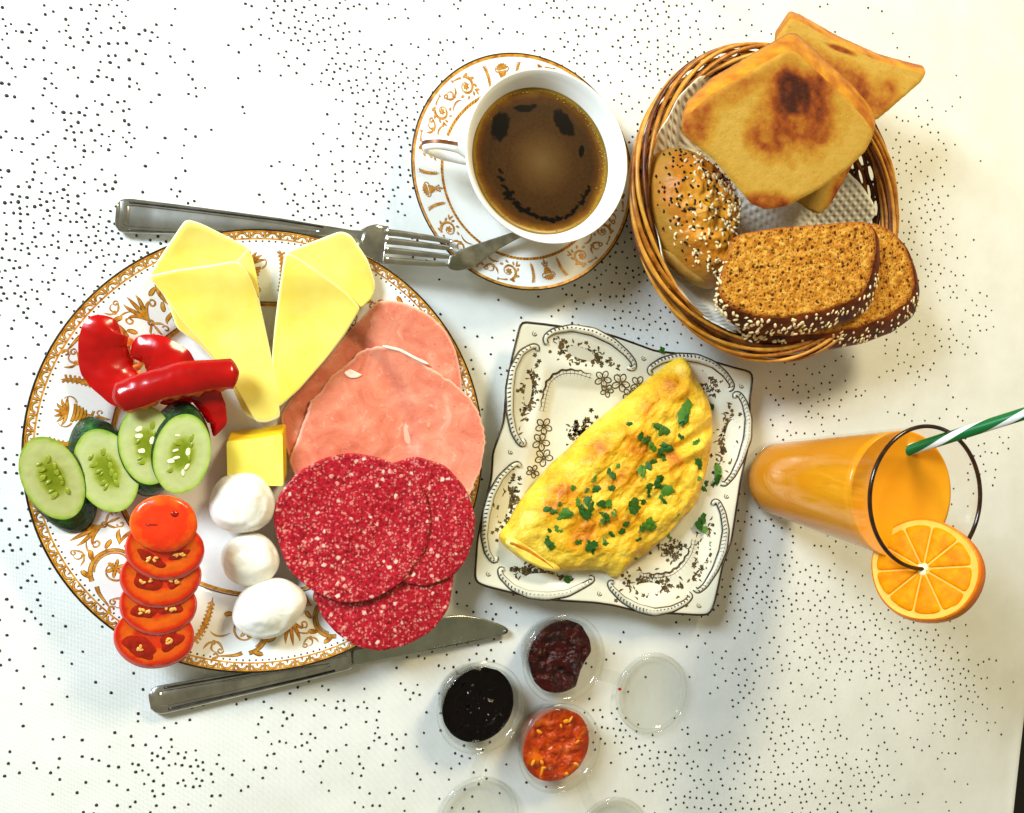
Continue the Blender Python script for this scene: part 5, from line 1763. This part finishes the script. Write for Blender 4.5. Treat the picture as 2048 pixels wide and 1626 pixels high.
og = thing('orange_slice', 'round orange slice with peel stuck on the glass rim', 'orange', oc)
n_ = 140
aa = np.linspace(0, 2 * math.pi, n_, endpoint=False)
wob = 1 + .012 * np.sin(3 * aa + 1) + .008 * np.sin(5 * aa)
ring = lambda r, z: ol(r * wob * np.cos(aa), r * wob * np.sin(aa), z)
th_ = .0125
V, F = rings([ring(OR_ * .955, .0006), ring(OR_ * .985, .0002), ring(OR_ * 1.0, -.0012), ring(OR_ * 1.02, -th_ * .55), ring(OR_ * 1.0, -th_), ring(OR_ * .3, -th_), oc - nrm * th_])
mk('rind', V, F, M['orange_rind'], og)
V, F = rings([oc + nrm * .0002] + [ring(OR_ * t, .0004) for t in (.3, .6, .82, .9)] + [ring(OR_ * .957, .0006)])
mk('pith', V, F, M['orange_pith'], og)
ns = 10
for k in range(ns):
    a0 = 2 * math.pi * k / ns + .18; a1 = a0 + 2 * math.pi / ns
    r_ = np.random.RandomState(k)
    am = (a0 + a1) / 2; g_ = .020
    bpts = []
    for t in np.linspace(a0 + g_, a1 - g_, 12):
        rr_ = OR_ * (.865 - .03 * abs((t - am) / (a1 - a0) * 2) ** 4 + .006 * r_.normal())
        bpts.append((rr_ * math.cos(t), rr_ * math.sin(t)))
    r0 = OR_ * .11
    pts2 = [(r0 * math.cos(am - .16), r0 * math.sin(am - .16)), ] + bpts + [(r0 * math.cos(am + .16), r0 * math.sin(am + .16))]
    q = outline(np.array(pts2) * 1e4, 48, 1) / 1e4
    c = q.mean(0)
    rl = []
    for s_, z in ((0, .0013), (.4, .0013), (.75, .0012), (.92, .0010), (1.0, .0005), (1.0, .0)):
        qq = c + s_ * (q - c)
        rl.append(ol(c[0], c[1], z) if s_ == 0 else ol(qq[:, 0], qq[:, 1], z))
    V, F = rings(rl)
    mk('segment', V, F, M['orange_flesh'], og)
q = ellipse(0, 0, .0034, .0030, 0, 30, .2, 4)
V, F = rings([ol(0, 0, .0018), ol(q[:, 0] * .7, q[:, 1] * .7, .0016), ol(q[:, 0], q[:, 1], .0006)])
mk('white_core', V, F, M['orange_core'], og)

# ------------------------------------------------------------------ hinged plastic jam pots
def pot(label, cx, cy, rpx, jam_mat, jam_px, lid, seed, bits=0):
    RZ = .026
    c = P(cx, cy, RZ)
    R_ = .0296
    root = thing('jam_pot', label, 'jam pot', (c[0], c[1], 0), 'clear plastic jam pots with hinged lids')
    pr = [(0, .0008), (.0205, .0006), (.0222, .0016), (.0262, RZ - .002), (.0266, RZ), (.0296, RZ + .0002), (.0302, RZ - .0012), (.0300, RZ - .0022), (.0294, RZ - .0010), (.0272, RZ - .0012), (.0268, RZ - .003), (.0228, .0012), (0, .0002)]
    V, F = lathe(pr, 90)
    mk('pot_wall', at_loc(V, c), F, M['pot'], root)
    for rr_, zz_ in ((.0299, RZ), (.0268, RZ - .0004)):
        V, F = lathe([(rr_ - .0004, zz_), (rr_, zz_ + .0006), (rr_ + .0005, zz_), (rr_, zz_ - .0005), (rr_ - .0004, zz_)], 90)
        mk('pot_rim', at_loc(V, c), F, M['pot'], root)
    q = outline(jam_px, 110, 2)
    zj = .0205
    W = P(q[:, 0], q[:, 1], zj)[:, :2]
    dd = W - c[:2]; rad = np.hypot(*dd.T); W = c[:2] + dd * np.minimum(1, .0252 / rad)[:, None]
    cj = W.mean(0)
    rl = []
    for s_ in np.linspace(0, 1, 34):
        qq = cj + s_ * (W - cj)
        z = zj + (nz(qq[:, 0], qq[:, 1], 110, seed, 4) * .0026 - .0008) * (1 - s_ ** 8) - .0022 * s_ ** 10
        rl.append(np.r_[cj, z.mean()] if s_ == 0 else np.c_[qq, z])
    Wb = c[:2] + (W - c[:2]) * .84
    rl += [np.c_[Wb, np.full(110, .002)], np.r_[Wb.mean(0), .002]]
    V, F = rings(rl)
    jm = mk('jam', V, F, jam_mat, root)
    rr = np.random.RandomState(seed)
    for _ in range(bits):
        an, r = rr.uniform(0, 6.28), .021 * math.sqrt(rr.rand())
        p = np.array([c[0] + r * math.cos(an), c[1] + r * math.sin(an), zj + .0012])
        V, F = ellipsoid(p, (rr.uniform(.0012, .0030), rr.uniform(.0009, .0018), .0008), rr.uniform(0, 6.3), 7, 4)
        mk('peel_shred', V, F, M['peel'], jm)
    lx, ly = lid
    lc = P(lx, ly, .002)
    pr = [(0, .0012), (.0245, .0012), (.0262, .0024), (.0275, .0036), (.0292, .0034), (.0298, .0022), (.0290, .0026), (.0272, .0026), (.0258, .0014), (.0245, .0004), (0, .0004)]
    V, F = lathe(pr, 90)
    l_ = mk('lid', at_loc(V, lc), F, M['pot'], root)
    for rr_, zz_ in ((.0292, .0036), (.0262, .0026)):
        V, F = lathe([(rr_ - .0003, zz_), (rr_, zz_ + .0006), (rr_ + .0004, zz_), (rr_, zz_ - .0004), (rr_ - .0003, zz_)], 90)
        mk('lid_ridge', at_loc(V, lc), F, M['pot'], l_)
    dv = lc[:2] - c[:2]; L_ = np.linalg.norm(dv); dv /= L_
    pd = np.array([-dv[1], dv[0]])
    A0 = c[:2] + dv * .0298; B0 = lc[:2] + dv * -.0292
    V = []
    for t in np.linspace(0, 1, 6):
        m_ = A0 + t * (B0 - A0); z = RZ * (1 - t) ** 1.5 + .0036 * (1 - (1 - t) ** 1.5)
        V += [np.r_[m_ + pd * .0045, z], np.r_[m_ - pd * .0045, z]]
    F = [(2 * i, 2 * i + 1, 2 * i + 3, 2 * i + 2) for i in range(5)]
    h = mk('hinge', V, F, M['pot'], root)
    return root


pot('plastic pot of dark red jam with an empty crescent at one side', 1129, 1318, 86, M['jam_red'],
    [(1056, 1310), (1062, 1270), (1090, 1244), (1130, 1238), (1165, 1250), (1182, 1280), (1186, 1305), (1172, 1325), (1164, 1342), (1158, 1362), (1150, 1390), (1135, 1402), (1100, 1394), (1070, 1365)], (1303, 1386), 3)
pot('plastic pot of almost black jam standing closest to the knife', 963, 1416, 88, M['jam_black'],
    [(884, 1420), (890, 1375), (920, 1340), (965, 1334), (1010, 1345), (1038, 1385), (1046, 1410), (1036, 1436), (1008, 1465), (985, 1488), (950, 1492), (910, 1480), (890, 1450)], (955, 1640), 5)
pot('plastic pot of orange jam with yellow peel shreds', 1120, 1497, 86, M['jam_orange'],
    [(1046, 1490), (1056, 1445), (1090, 1422), (1130, 1418), (1165, 1432), (1184, 1465), (1186, 1500), (1178, 1535), (1150, 1565), (1105, 1574), (1065, 1555), (1048, 1525)], (1222, 1676), 9, bits=11)
p = P(1238, 1377, .003)
V, F = ellipsoid((p[0], p[1], .0042), (.0014, .0012, .0009), 0, 8, 5)
o = mk('jam_drop', V, F, M['jam_red']); o.data.materials[0] = simple('jam_drop_red', '#b00a0a', None, rough=.1)
tag(o, 'tiny bright red jam drop on the rim of the open clear lid', 'jam drop')
